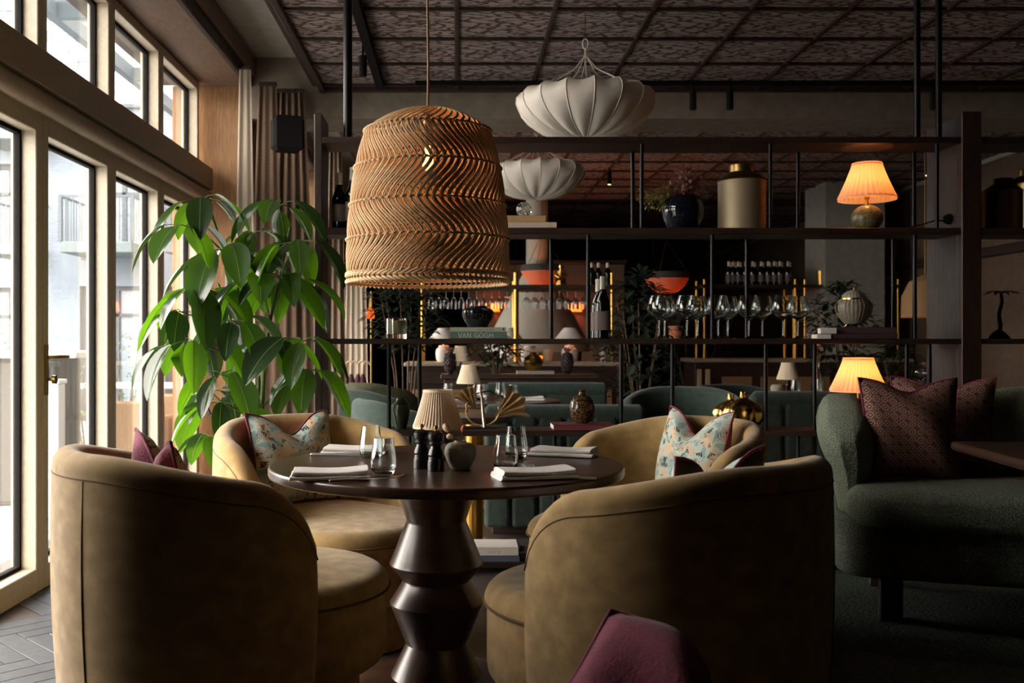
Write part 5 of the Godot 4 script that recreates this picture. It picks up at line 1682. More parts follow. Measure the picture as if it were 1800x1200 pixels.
# ---------------------------------------------------------------- the hanging lamps
func pendants() -> void:
	var c := Vector3(px(752, 3.4), 0, -3.4)
	var o := thing("rattan_pendant", "large bell shaped woven rattan pendant lamp above the round table", "pendant lamp", c)
	var ys := [1.393, 1.508, 1.625, 1.752, 1.878]
	var rs := [0.272, 0.272, 0.262, 0.246, 0.212]
	var N := 68
	for b in 4:
		var m := mb()
		var sgn := 1.0 if b % 2 == 0 else -1.0
		for s in 4:
			var path := []
			for i in 8:
				var t := i / 7.0
				var q := smoothstep(0.0, 1.0, t)
				var off := (s - 1.5) * 0.0052 / 0.26 * (0.5 + 0.5 * sin(PI * clampf(t, 0.05, 0.95)))
				var ang := sgn * (q * 0.7 + t * 0.3) * 0.36 + off
				var r := lerpf(rs[b], rs[b + 1], t) + 0.004 * sin(PI * t) + (0.001 if s % 2 else -0.001)
				path.append(Vector3(r * sin(ang), lerpf(ys[b], ys[b + 1], t), r * cos(ang)))
			m.tube(path, 0.0021, 5, false)
		var sh := m.mesh()
		for k in N:
			node("strand_bundle", sh, M.rattan, o, Vector3.ZERO, TAU * k / N + (0.36 if b in [1, 3] else 0.0))
	for b in 5:
		var ring := mb()
		var path := []
		for i in 73: path.append(Vector3(rs[b] * cos(TAU * i / 72), ys[b], rs[b] * sin(TAU * i / 72)))
		ring.tube(path, 0.0035, 6, false)
		for k in N:       # the knots where the strands cross the hoop
			var a := TAU * k / N
			var p := Vector3(sin(a) * rs[b], ys[b], cos(a) * rs[b])
			var tg := Vector3(cos(a), 0, -sin(a)) * 0.007
			ring.tube([p - tg - Vector3(0, 0.003, 0), p + Vector3(sin(a), 0, cos(a)) * 0.004, p + tg + Vector3(0, 0.003, 0)], [0.003, 0.0062, 0.003], 6)
		node("hoop", ring, M.rattan, o)
	var rim := mb()
	for s in 2:
		for k in 84:
			var a := TAU * k / 84
			var path := []
			for i in 5:
				var t := i / 4.0
				var ang := a + t * 0.13
				path.append(Vector3(sin(ang) * (0.274 + 0.004 * sin(PI * t)), 1.374 + (0.012 if s == 0 else -0.008) + (0.012 * (t - 0.5) if s == 0 else -0.012 * (t - 0.5)), cos(ang) * (0.274 + 0.004 * sin(PI * t))))
			rim.tube(path, 0.0048, 5)
	node("braided_rim", rim, M.rattan, o)
	# crown: strands swirling from the top hoop in to the cord
	var cr := mb()
	for s in 3:
		var path := []
		for i in 8:
			var t := i / 7.0
			var r := lerpf(0.212, 0.016, t)
			var ang := 0.75 * pow(t, 0.8) + (s - 1) * 0.02 * (1 - t)
			path.append(Vector3(r * sin(ang), 1.878 + 0.078 * sin(PI * 0.5 * pow(t, 0.85)), r * cos(ang)))
		cr.tube(path, 0.0024, 5, false)
	var crm := cr.mesh()
	for k in 44: node("crown_strand", crm, M.rattan, o, Vector3.ZERO, TAU * k / 44)
	node("cap", mb().lathe([Vector2(0.02, 1.945), Vector2(0.02, 1.955), Vector2(0.012, 1.962), Vector2(0.0, 1.964)], 20), M.rattan, o)
	node("cord", mb().tube([Vector3(0.0, 1.95, 0), Vector3(0.002, 2.1, 0.0), Vector3(-0.002, 2.4, 0), Vector3(0.001, 3.06, 0)], 0.004, 8), M.cord, o)
	node("socket", mb().lathe([Vector2(0.0, 1.83), Vector2(0.018, 1.83), Vector2(0.02, 1.9), Vector2(0.006, 1.94), Vector2(0.0, 1.95)], 16), M.brass_old, o)
	node("bulb", mb(Vector3(0, 0, 0)).lathe([Vector2(0.0, 1.745), Vector2(0.014, 1.75), Vector2(0.02, 1.77), Vector2(0.016, 1.8), Vector2(0.008, 1.832), Vector2(0.0, 1.832)], 16), M.bulb, o)
	var l := OmniLight3D.new()
	l.name = "pendant_light"
	l.light_color = Color(1.0, 0.58, 0.27)
	l.light_energy = 0.0014
	l.light_size = 0.012
	l.omni_range = 9.0
	l.omni_attenuation = 2.0
	l.shadow_enabled = true
	l.position = Vector3(0, 1.775, 0)
	o.add_child(l, true)
	# silk umbrella pendants
	silk(Vector3(px(1029, 5.78), 0, -5.78), "large white silk umbrella pendant hanging above the shelves")
	silk(Vector3(px(943, 8.2), 0, -8.2), "farther white silk umbrella pendant seen below the top shelf")

func silk(c: Vector3, label: String) -> void:
	var o := thing("silk_pendant", label, "pendant lamp", c)
	var n := 16
	var prof := [[0.0, 2.332], [0.06, 2.336], [0.14, 2.352], [0.22, 2.379], [0.29, 2.415], [0.345, 2.455], [0.385, 2.502], [0.402, 2.545], [0.398, 2.58], [0.372, 2.608], [0.335, 2.618], [0.30, 2.622]]
	var rows := []
	for i in prof.size():
		var p: Array = prof[i]
		var row := PackedVector3Array()
		for j in n * 10:
			var a := TAU * j / (n * 10.0)
			var s := pow(absf(sin(a * n / 2.0)), 1.2)
			var r: float = p[0] * (1.0 - 0.025 * s)
			var y: float = p[1] - 0.022 * s * smoothstep(0.0, 0.3, p[0]) * (1.0 - smoothstep(8.0, 11.0, float(i))) + (-0.012 * s if i > 9 else 0.0)
			row.push_back(Vector3(r * cos(a), y, -r * sin(a)))
		rows.append(row)
	var m := mb()
	m.grid(rows, true)
	node("silk_cover", m, M.silk, o)
	for k in n:
		var a := TAU * k / n
		var path := []
		for p in prof: path.append(Vector3(p[0] * cos(a) * 1.004, p[1] - 0.0015, -p[0] * sin(a) * 1.004))
		node("rib", mb().tube(path, 0.0032, 5), M.silk_rib, o)
	node("boss", mb().lathe([Vector2(0, 2.318), Vector2(0.006, 2.32), Vector2(0.009, 2.328), Vector2(0.004, 2.336), Vector2(0, 2.337)], 12), M.brass_old, o)
	for k in 8:
		var a := TAU * k / 8 + 0.2
		node("cord", mb().tube([Vector3(0.3 * cos(a), 2.618, 0.3 * sin(a)), Vector3(0.07 * cos(a), 2.74, 0.07 * sin(a)), Vector3(0.006 * cos(a), 2.82, 0.006 * sin(a))], 0.0022, 5), M.silk_rib, o)
	var lp := []
	for i in 17: lp.append(Vector3(0.017 * sin(TAU * i / 16), 2.89 - 0.03 * cos(TAU * i / 16), 0))
	node("loop", mb().tube(lp, 0.004, 6, false).tube([Vector3(0, 2.815, 0), Vector3(0, 2.865, 0)], 0.006, 6), M.silk_rib, o)
	node("hanger", mb().tube([Vector3(0, 2.917, 0), Vector3(0, 3.07, 0)], 0.0018, 5), M.black_paint, o)

# ---------------------------------------------------------------- the room beyond the shelves
const ORD := ["first", "second", "third", "fourth", "fifth", "sixth", "seventh", "eighth", "ninth", "tenth", "eleventh"]

func omni(o: Node3D, pos: Vector3, energy: float, c := Color(1.0, 0.55, 0.24), size := 0.015) -> void:
	var l := OmniLight3D.new()
	l.name = "lamp_light"
	l.light_color = c
	l.light_energy = energy
	l.light_size = size
	l.omni_range = 12.0
	l.omni_attenuation = 2.0
	l.shadow_enabled = true
	l.position = pos
	o.add_child(l, true)

func banquette(label: String, pos: Vector3, w: float, h: float, panels: int, turn := 0.0) -> Node3D:
	# the upholstered back of a bench seat, its padded channels towards the camera and the seat behind them
	var o := thing("banquette", label, "banquette", pos, turn)
	var pw := w / panels
	var p := mb().slab(rrect(-pw / 2 + 0.002, -0.05, pw / 2 - 0.002, 0.05, 0.03, 4), 0.06, h - 0.05, 0.02, 0.03).mesh()
	for i in panels:
		node("channel", p, M.green_velvet, o, Vector3(-w / 2 + pw * (i + 0.5), 0, 0))
	node("top_roll", mb().tube([Vector3(-w / 2, h - 0.05, -0.01), Vector3(-w / 2 + 0.03, h - 0.05, -0.01), Vector3(w / 2 - 0.03, h - 0.05, -0.01), Vector3(w / 2, h - 0.05, -0.01)], [0.03, 0.058, 0.058, 0.03], 14), M.green_velvet, o)
	node("seat", mb().slab(rrect(-w / 2, -0.6, w / 2, -0.06, 0.06), 0.25, 0.46, 0.03, 0.05, 0.01), M.green_velvet, o)
	node("plinth", mb().box(Vector3(0, 0.125, -0.3), Vector3(w - 0.1, 0.25, 0.45), 0.005), M.walnut, o)
	return o

func dining_table(label: String, pos: Vector3, r: float) -> Node3D:
	var o := thing("dining_table", label, "table", pos)
	node("tabletop", mb().lathe([Vector2(0, 0.715), Vector2(r - 0.01, 0.715), Vector2(r, 0.722), Vector2(r, 0.744), Vector2(r - 0.006, 0.75), Vector2(0, 0.75)], 64), M.table_wood, o)
	node("pedestal", mb().lathe([Vector2(0, 0.03), Vector2(0.05, 0.03), Vector2(0.05, 0.715), Vector2(0, 0.715)], 24), M.brass, o)
	node("foot", mb().lathe([Vector2(0, 0), Vector2(0.26, 0), Vector2(0.26, 0.015), Vector2(0.06, 0.03), Vector2(0, 0.03)], 32), M.brass_old, o)
	return o

func cone_lamp(label: String, pos: Vector3) -> Node3D:
	var o := thing("cone_lamp", label, "lamp", pos, 0.0, "cone shaded lamps on the bars")
	node("base", mb().lathe([Vector2(0, 0), Vector2(0.06, 0.0), Vector2(0.078, 0.03), Vector2(0.084, 0.09), Vector2(0.076, 0.13), Vector2(0.05, 0.15), Vector2(0.052, 0.165), Vector2(0.03, 0.17), Vector2(0, 0.17)], 96, 24, 0.02), M.white_ceramic, o)
	node("stem", mb().lathe([Vector2(0.008, 0.165), Vector2(0.008, 0.3), Vector2(0, 0.3)], 10), M.brass, o)
	node("lamp_shade", mb().lathe([Vector2(0.168, 0.215), Vector2(0.17, 0.217), Vector2(0.062, 0.345), Vector2(0.05, 0.352), Vector2(0.048, 0.348), Vector2(0.166, 0.216)], 48, 0, 0, 0.7), M.white_shade, o)
	node("bulb", mb(Vector3(0, 0.24, 0)).lathe([Vector2(0, -0.02), Vector2(0.014, -0.012), Vector2(0.014, 0.012), Vector2(0, 0.02)], 12), M.bulb_small, o)
	omni(o, Vector3(0, 0.24, 0), 0.006)
	return o

func bowl_lamp(label: String, pos: Vector3, r: float, h: float) -> Node3D:
	var o := thing("bowl_lamp", label, "lamp", pos)
	node("bowl", mb().lathe([Vector2(r * 0.35, 0.0), Vector2(r * 0.55, h * 0.12), Vector2(r * 0.8, h * 0.45), Vector2(r, h), Vector2(r * 0.97, h), Vector2(r * 0.76, h * 0.48), Vector2(r * 0.5, h * 0.18), Vector2(0.0, h * 0.1)], 48), M.terracotta_glow, o)
	node("rim", mb().lathe([Vector2(r * 0.98, h * 0.98), Vector2(r * 1.03, h), Vector2(r * 0.97, h * 1.42), Vector2(r * 0.9, h * 1.42), Vector2(r * 0.94, h)], 48), M.dark_rim, o)
	node("bulb", mb(Vector3(0, h * 0.7, 0)).lathe([Vector2(0, -0.03), Vector2(0.03, -0.01), Vector2(0.03, 0.01), Vector2(0, 0.03)], 12), M.bulb, o)
	for a in [0.3, 2.4, 4.5]:
		node("wire", mb().tube([Vector3(cos(a) * r * 0.93, h * 1.4, sin(a) * r * 0.93), Vector3(0, h * 1.4 + 0.35, 0), Vector3(0, 3.06 - pos.y, 0)], 0.003, 5), M.black_paint, o)
	omni(o, Vector3(0, h * 0.7, 0), 0.016, Color(1.0, 0.62, 0.36), 0.028)
	return o

func pineapple(label: String, pos: Vector3) -> Node3D:
	var o := thing("pineapple_ornament", label, "ornament", pos)
	var h := 0.24
	node("core", mb().lathe([Vector2(0, 0), Vector2(0.03, 0.0), Vector2(0.06, 0.05), Vector2(0.066, 0.11), Vector2(0.055, 0.18), Vector2(0.03, 0.22), Vector2(0, 0.23)], 24), M.pineapple, o)
	var sc := mb().lathe([Vector2(0.014, 0.0), Vector2(0.011, 0.006), Vector2(0.0, 0.012)], 6).mesh()
	for i in 9:
		var t := (i + 0.5) / 9.0
		var r := 0.03 + 0.036 * sin(PI * (0.12 + t * 0.75))
		for j in 12:
			var a := TAU * (j + 0.5 * (i % 2)) / 12
			var s := node("scale", sc, M.pineapple, o, Vector3(r * cos(a), 0.012 + 0.2 * t, r * sin(a)))
			s.basis = Basis(Quaternion(Vector3.UP, Vector3(cos(a), 0.2, sin(a)).normalized()))
	for k in 16:
		var a := k * 2.4
		var m := mb()
		leaf_shape(m, Vector3(0.012 * cos(a), 0.215, 0.012 * sin(a)), Vector3(cos(a), 1.2 + 0.05 * k, sin(a)).normalized(), 0.085, 0.22, 4, 0.6)
		node("leaf", m, M.petal_brown, o)
	node("foot", mb().lathe([Vector2(0, -0.02), Vector2(0.04, -0.02), Vector2(0.03, 0.0), Vector2(0, 0.004)], 20), M.pineapple, o)
	o.scale = Vector3.ONE * 0.78
	o.position.y += 0.0156
	return o

func back_room() -> void:
	# green tub seats and benches
	var gt := [[px(715, 6.42), 6.42, "green velvet armchair just behind the shelves on the left, nearest the olive vase", M.green_velvet, 0.8, -1.2], [px(672, 7.75), 7.75, "green velvet armchair at the back left table, behind the nearest green one", M.green_velvet, 0.80, -1.0], [-0.6, 8.55, "dark olive armchair beyond the green velvet armchairs on the left", M.olive_velvet, 0.82, -0.8],
		[px(1200, 7.05), 7.05, "green velvet armchair behind the gold gourds, left of them", M.green_velvet, 0.83, 2.9], [px(1310, 8.6), 8.6, "green velvet armchair behind the gold gourds, farther right", M.green_velvet, 0.78, -2.8]]
	for q in gt:
		tub_chair("armchair", q[2], Vector3(q[0], 0, -q[1]), q[5], q[3], "", 0.34 if q[1] == 7.75 else (0.36 if q[0] < 0.0 else 0.43), q[4], false)
	banquette("green velvet bench back with upright channels seen through the lower shelves", Vector3(px(992, 5.95), 0, -5.95), 0.96, 0.78, 6)
	banquette("green velvet bench back on the right, behind the lower shelf lamp", Vector3(px(1430, 5.95), 0, -5.95), 0.75, 0.86, 4)
	banquette("green velvet bench against the low divider behind the back table", Vector3(px(960, 8.2), 0, -8.2), 1.0, 0.82, 4, PI)
	dining_table("small dark table with brass pedestal just behind the shelves", Vector3(px(833, 5.6), 0, -5.6), 0.22)
	dining_table("round back table laid with glasses and a small black lamp", Vector3(px(862, 7.1), 0, -7.1), 0.5)
	dining_table("round table on the right laid with carafe, glass and stoneware bowl", Vector3(px(1400, 7.8), 0, -7.8), 0.38)
	table_lamp("small unlit lamp with cream shade and black base on the back table", Vector3(px(824, 7.2), 0.75, -7.2), false, M.black_lacquer, 1.0)
	table_lamp("cream shaded lamp on the divider, half hidden by the black based lamp", Vector3(px(810, 8.75), 0.88, -8.75), false, M.black_lacquer, 1.0)
	table_lamp("cream shaded lamp with dark base on the right back table", Vector3(px(1385, 7.98), 0.75, -7.98), false, M.black_lacquer, 1.0)
	var tl := ["left of the black based lamp on the back table", "right beside the black based lamp", "near the napkin on the back table", "behind the ginkgo sculpture on the back table", "beside the stoneware bowl on the right back table", "before the pale lamp shade on the right back table"]
	var tp := [[788, 7.1], [846, 7.0], [902, 6.9], [880, 7.3], [1398, 7.7], [1440, 7.9]]
	var src: Node3D = get_node("tumbler")
	for i in 6: dup(src, Vector3(px(tp[i][0], tp[i][1]), 0.75, -tp[i][1]), i, "clear stemless glass " + tl[i])
	napkin("folded white napkin on the round back table beyond the shelves", Vector3(px(925, 6.95), 0.75, -6.95), 0.1)
	napkin("folded white napkin at the left edge of the back table", Vector3(px(775, 6.95), 0.75, -6.95), 0.3)
	var sb := thing("bud_vase", "small pale stoneware bowl vase on the right back table", "vase", Vector3(px(1367, 7.65), 0.75, -7.65))
	node("body", mb().lathe([Vector2(0, 0), Vector2(0.03, 0), Vector2(0.05, 0.03), Vector2(0.056, 0.06), Vector2(0.045, 0.08), Vector2(0.03, 0.084), Vector2(0.028, 0.06), Vector2(0, 0.06)], 32), M.stone_glaze, sb)
	var cf := thing("carafe", "tall clear water carafe on the right back table", "carafe", Vector3(px(1437, 7.7), 0.75, -7.7))
	node("body", mb().lathe([Vector2(0, 0), Vector2(0.045, 0), Vector2(0.05, 0.01), Vector2(0.045, 0.1), Vector2(0.02, 0.17), Vector2(0.018, 0.23), Vector2(0.025, 0.25), Vector2(0.022, 0.25), Vector2(0.016, 0.23), Vector2(0.018, 0.17), Vector2(0.042, 0.1), Vector2(0.046, 0.012), Vector2(0, 0.008)], 32, 0, 0, 1.2), M.glass, cf)
	# low divider and what stands on it
	var dv := thing("low_divider", "low dark wood divider with cane panels behind the back table", "divider", Vector3(0.54, 0, -8.72))
	node("cap", mb().box(Vector3(0, 0.86, 0), Vector3(1.36, 0.04, 0.34), 0.006), M.walnut, dv)
	node("body", mb().box(Vector3(0, 0.42, 0), Vector3(1.3, 0.84, 0.28), 0.004), M.walnut, dv)
	for i in 3: node("cane_panel", mb().box(Vector3(-0.42 + 0.42 * i, 0.45, 0.145), Vector3(0.32, 0.6, 0.012), 0.003), M.cane_weave, dv)
	var dz := 8.7
	pineapple("dark metal pineapple ornament with rusty leaves, left on the low divider", Vector3(px(791, dz), 0.88, -dz))
	pineapple("dark metal pineapple ornament standing right of the gold ball vase", Vector3(px(997, dz), 0.88, -dz))
	book("book", "grey book lying on the divider under the gold ball vase", Vector3(px(940, dz), 0.88, -dz), Vector3(0.32, 0.03, 0.22), M.stone_glaze)
	var gb := thing("ball_vase", "round mirror gold vase standing on a grey book", "vase", Vector3(px(937, dz), 0.91, -dz))
	node("body", mb().lathe([Vector2(0, 0), Vector2(0.04, 0), Vector2(0.075, 0.035), Vector2(0.085, 0.075), Vector2(0.07, 0.115), Vector2(0.035, 0.14), Vector2(0.025, 0.15), Vector2(0.03, 0.16), Vector2(0, 0.15)], 40), M.gold, gb)
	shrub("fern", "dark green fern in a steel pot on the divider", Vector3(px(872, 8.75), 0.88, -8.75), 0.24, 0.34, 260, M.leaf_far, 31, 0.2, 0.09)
	pineapple("dark pineapple ornament at the green screen behind the right lamp", Vector3(px(1425, 12.15), 0.958, -12.15))
	dining_table("small dark table with a pineapple ornament seen before the right pillar", Vector3(px(1620, 8.6), 0, -8.6), 0.36)
	pineapple("dark pineapple ornament right of the lowest lamp, near the pillar", Vector3(px(1628, 8.6), 0.75, -8.6))
	stemware("wine_glass", "single wine glass on the small table before the right pillar", Vector3(px(1618, 8.4), 0.75, -8.4), "")
	# the left bar with its glass rack
	var bd := 10.0
	var bar := thing("bar_counter", "long wooden bar with cane panels beneath the hanging glasses", "bar counter", Vector3(px(900, bd), 0, -bd - 0.3))
	var bw := px(1085, bd) - px(716, bd)
	node("worktop", mb().box(Vector3(0, 0.935, 0), Vector3(bw + 0.06, 0.04, 0.66), 0.008), M.marble_top, bar)
	node("body", mb().box(Vector3(0, 0.46, 0), Vector3(bw, 0.91, 0.6), 0.004), M.walnut, bar)
	for i in 5:
		var x := -bw / 2 + bw * (i + 0.5) / 5
		node("drawer", mb().box(Vector3(x, 0.80, 0.305), Vector3(bw / 5 - 0.04, 0.12, 0.016), 0.004), M.walnut, bar)
		node("cane_panel", mb().box(Vector3(x, 0.42, 0.305), Vector3(bw / 5 - 0.1, 0.52, 0.014), 0.003), M.cane_weave, bar)
	var rk := thing("glass_rack", "brass and dark wood overhead rack with hanging glasses over the left bar", "rack", Vector3(0, 0, -bd - 0.3))
	for x in [742.0, 908.0, 1078.0]:
		node("pole", mb().tube([Vector3(px(x, bd), 0.955, 0.22), Vector3(px(x, bd), 1.8 if x < 800 else 1.86, 0.22)], 0.017 if x != 908.0 else 0.028, 12), M.brass, rk)
		node("pole", mb().tube([Vector3(px(x, bd), 0.955, -0.22), Vector3(px(x, bd), 1.8, -0.22)], 0.017, 12), M.brass, rk)
	node("shelf", mb().box(Vector3((px(735, bd) + px(1085, bd)) / 2, 1.715, 0), Vector3(bw + 0.02, 0.045, 0.5), 0.005), M.walnut, rk)
	for z in [0.2, 0.05, -0.1]: node("rail", mb().box(Vector3((px(735, bd) + px(1085, bd)) / 2, 1.685, z), Vector3(bw, 0.012, 0.02)), M.brass_old, rk)
	# glasses hang by their feet
	var hang := thing("hanging_glass", "wine glass hanging from the left bar rack, first beside the left brass pole", "wine glass", Vector3(px(757, bd + 0.1), 1.69, -bd - 0.1), 0.0, "wine glasses hanging from the left bar rack")
	var hp := []
	for p in [[0.0, 0.0], [0.034, 0.0], [0.034, 0.002], [0.006, 0.009], [0.004, 0.02], [0.004, 0.075], [0.02, 0.09], [0.034, 0.115], [0.036, 0.14], [0.03, 0.195], [0.0285, 0.195], [0.0345, 0.14], [0.032, 0.117], [0.018, 0.093], [0.0, 0.088]]: hp.push_front(Vector2(p[0], -p[1]))
	node("bowl", mb().lathe(hp, 20, 0, 0, 1.2), M.glass, hang)
	for i in range(1, 11): dup(hang, Vector3(px(757, bd + 0.1) + 0.0775 * i, 1.69, -bd - 0.1), i, "wine glass hanging from the left bar rack, %s from the left brass pole" % ORD[i])
	for r in 2:
		for i in 8: dup(hang, Vector3(px(925, bd + 0.1) + 0.083 * i + 0.025 * r, 1.69, -bd - 0.1 - 0.16 * r), i, "wine glass in the %s hanging row, %s right of the thick brass pole" % [["front", "back"][r], ORD[i]])
	for q in [[780, "white cone shaded lamp on the left bar, left of the stacked books"], [893, "white cone shaded lamp on the left bar at the thick brass pole"], [1001, "white cone shaded lamp on the left bar before the grey hood"]]:
		cone_lamp(q[1], Vector3(px(q[0], bd + 0.3), 0.955, -bd - 0.3))
	var jar := thing("ceramic_jar", "pale ribbed ceramic jar on the left bar beside the brass pole", "jar", Vector3(px(931, bd + 0.2), 0.955, -bd - 0.2))
	node("body", mb().lathe([Vector2(0, 0), Vector2(0.07, 0), Vector2(0.088, 0.03), Vector2(0.09, 0.1), Vector2(0.075, 0.135), Vector2(0.055, 0.145), Vector2(0.06, 0.165), Vector2(0.05, 0.165), Vector2(0, 0.14)], 96, 26, 0.02), M.white_ceramic, jar)
	for q in [[963, "cream pot standing on the left bar right of the ribbed jar", 0.055, M.cream], [1063, "white planter pot at the right end of the left bar", 0.06, M.white_ceramic]]:
		var pt := thing("plant_pot", q[1], "pot", Vector3(px(q[0], bd + 0.25), 0.955, -bd - 0.25))
		node("body", mb().lathe([Vector2(0, 0), Vector2(q[2] * 0.7, 0), Vector2(q[2], 0.1), Vector2(q[2] * 1.05, 0.13), Vector2(q[2] * 0.9, 0.13), Vector2(q[2] * 0.85, 0.1), Vector2(0, 0.1)], 28), q[3], pt)
	shrub("trailing_plant", "trailing green plant spilling at the right end of the left bar", Vector3(px(1072, bd + 0.1), 0.955, -bd - 0.1), 0.2, 0.34, 220, M.leaf_far, 33, 0.1, 0.09)
	var fg := thing("gold_figure", "small seated gold figure on top of the glass rack", "figurine", Vector3(px(986, bd + 0.1), 1.738, -bd - 0.1))
	node("body", mb().lathe([Vector2(0, 0), Vector2(0.06, 0), Vector2(0.062, 0.02), Vector2(0.045, 0.03), Vector2(0.06, 0.05), Vector2(0.05, 0.075), Vector2(0.03, 0.085), Vector2(0.038, 0.12), Vector2(0.04, 0.14), Vector2(0.014, 0.155), Vector2(0.013, 0.162), Vector2(0.022, 0.175), Vector2(0.02, 0.195), Vector2(0.009, 0.205), Vector2(0.006, 0.218), Vector2(0, 0.225)], 24), M.gold, fg)
	for s in [-1.0, 1.0]: node("arm", mb().tube([Vector3(s * 0.038, 0.137, 0), Vector3(s * 0.058, 0.095, 0.015), Vector3(s * 0.02, 0.07, 0.045)], [0.013, 0.012, 0.008], 8), M.gold, fg)
	for i in 3: bottle(["small bottle standing left of the bottle trio on the glass rack", "second small bottle on the glass rack behind the trio", "third bottle at the right end of the glass rack"][i], Vector3(px([1040, 1052, 1068][i], bd + 0.3), 1.738, -bd - 0.3), 0.24, "", true, false)
	# grey conical hood with its terracotta ring
	var hd := 11.4
	var hood := thing("fireplace_hood", "grey conical fireplace hood with round flue behind the left bar", "hood", Vector3(px(944, hd), 0, -hd))
	node("cone", mb().lathe([Vector2(0.60, 1.05), Vector2(0.60, 1.12), Vector2(0.24, 1.80), Vector2(0.13, 2.0), Vector2(0.0, 2.0)], 56), M.hood_grey, hood)
	node("flue", mb().lathe([Vector2(0.125, 1.95), Vector2(0.125, 3.09), Vector2(0.0, 3.09)], 40), M.hood_grey, hood)
	node("hearth", mb().lathe([Vector2(0, 0), Vector2(0.55, 0), Vector2(0.55, 0.4), Vector2(0.4, 0.42), Vector2(0.4, 0.5), Vector2(0, 0.5)], 40), M.hood_grey, hood)
	for a in [0.6, 2.5, 3.8, 5.6]: node("support", mb().tube([Vector3(0.5 * cos(a), 0.4, 0.5 * sin(a)), Vector3(0.55 * cos(a), 1.08, 0.55 * sin(a))], 0.02, 8), M.black_paint, hood)
	bowl_lamp("terracotta bowl light with dark rim hanging before the grey flue", Vector3(px(953, 10.9), py(502, 10.9), -10.9), 0.235, 0.16)
	bowl_lamp("glowing terracotta bowl light hanging above the wine glasses", Vector3(px(1172, 11.2), py(515, 11.2), -11.2), 0.245, 0.165)
	var bl := bowl_lamp("small terracotta bowl light partly hidden by the thick brass pole", Vector3(px(906, 12.4), py(538, 12.4), -12.4), 0.14, 0.12)
	# the warm lit partition behind the left bar
	var pt := thing("partition", "brown partition wall glowing orange behind the left bar", "partition", Vector3(px(960, 13.4), 0, -13.4))
	node("panel", mb().box(Vector3(0, 1.1, 0), Vector3(2.1, 2.2, 0.12), 0.01), M.brown_wall, pt)
	node("cap", mb().box(Vector3(0, 2.23, 0), Vector3(2.16, 0.05, 0.18), 0.008), M.walnut, pt)
	for q in [[868, "shaded wall lamp glowing at the left of the brown partition"], [1012, "shaded wall lamp glowing at the right of the brown partition"]]:
		var wl := thing("wall_lamp", q[1], "lamp", Vector3(px(q[0], 13.2), 1.62, -13.2))
		node("bracket", mb().tube([Vector3(0, -0.05, -0.13), Vector3(0, -0.05, 0)], 0.01, 8), M.brass_old, wl)
		node("lamp_shade", mb().lathe([Vector2(0.08, -0.06), Vector2(0.082, -0.06), Vector2(0.05, 0.07), Vector2(0.048, 0.07)], 28), M.shade_lit, wl)
		node("bulb", mb().lathe([Vector2(0, -0.02), Vector2(0.012, -0.01), Vector2(0.012, 0.01), Vector2(0, 0.02)], 10), M.bulb_small, wl)
		omni(wl, Vector3(0, 0, 0), 0.012, Color(1.0, 0.4, 0.12), 0.012)
	# the right bar
	var rd := 12.0
	var rb := thing("bar_counter", "wooden bar with cream posts and cane panels under the bottle shelf", "bar counter", Vector3(px(1330, rd), 0, -rd - 0.3))
	var rw := px(1600, rd) - px(1222, rd)
	rb.position.x = (px(1600, rd) + px(1222, rd)) / 2
	node("worktop", mb().box(Vector3(0, 0.935, 0), Vector3(rw + 0.08, 0.045, 0.66), 0.01), M.marble_top, rb)
	node("body", mb().box(Vector3(0, 0.46, 0), Vector3(rw, 0.91, 0.6), 0.004), M.walnut, rb)
	for i in 2: node("cream_post", mb().box(Vector3(-rw / 2 + 0.05 + 0.1 * i, 0.52, 0.305), Vector3(0.055, 0.62, 0.02), 0.004), M.cream, rb)
	for i in 5: node("cane_panel", mb().box(Vector3(-rw / 2 + 0.5 + 0.47 * i, 0.44, 0.305), Vector3(0.36, 0.6, 0.014), 0.003), M.cane_weave, rb)
	var rr := thing("bottle_rack", "brass framed overhead shelf carrying wine bottles over the right bar", "rack", Vector3(0, 0, -rd - 0.3))
	for x in [1242.0, 1403.0, 1420.0, 1585.0]:
		for z in [0.2, -0.2]: node("pole", mb().tube([Vector3(px(x, rd), 0.955, z), Vector3(px(x, rd), 1.92, z)], 0.019, 10), M.brass, rr)
	node("shelf", mb().box(Vector3((px(1235, rd) + px(1595, rd)) / 2, 1.835, 0), Vector3(px(1595, rd) - px(1235, rd), 0.04, 0.46), 0.005), M.walnut, rr)
	var b0: Node3D = null
	var bx := [1281, 1289, 1298, 1310, 1323, 1338, 1350, 1361, 1371, 1385]
	for r in 2:
		for i in bx.size():
			var d := rd + 0.2 + 0.14 * r
			var p := Vector3(px(bx[i] + 3.5 * r, d), 1.855, -d)
			if b0 == null:
				b0 = bottle("dark wine bottle over the right bar, first from the left in the front row", p, 0.29, "wine bottles in the row over the right bar")
			else: dup(b0, p, i, "dark wine bottle over the right bar, %s from the left in the %s row" % [ORD[i], ["front", "back"][r]])
	for q in [[1492, 0.0], [1501, 0.05]]: bottle("gold capped bottle %s on the right bar shelf" % ("standing left" if q[1] == 0.0 else "standing right of its twin"), Vector3(px(q[0], rd + 0.2), 1.855, -rd - 0.2 - q[1]), 0.3, "", true, false)
	var bk := thing("ice_bucket", "gold ice bucket on the bottle shelf beside the wine row", "bucket", Vector3(px(1444, rd + 0.2), 1.855, -rd - 0.2))
	node("body", mb().lathe([Vector2(0, 0), Vector2(0.062, 0), Vector2(0.066, 0.17), Vector2(0.07, 0.175), Vector2(0.066, 0.18), Vector2(0.06, 0.17), Vector2(0.056, 0.01), Vector2(0, 0.01)], 28), M.brass, bk)
	var bo := thing("fruit_bowl", "shallow dark bowl of pale fruit on the right bar shelf", "bowl", Vector3(px(1556, rd + 0.2), 1.855, -rd - 0.2))
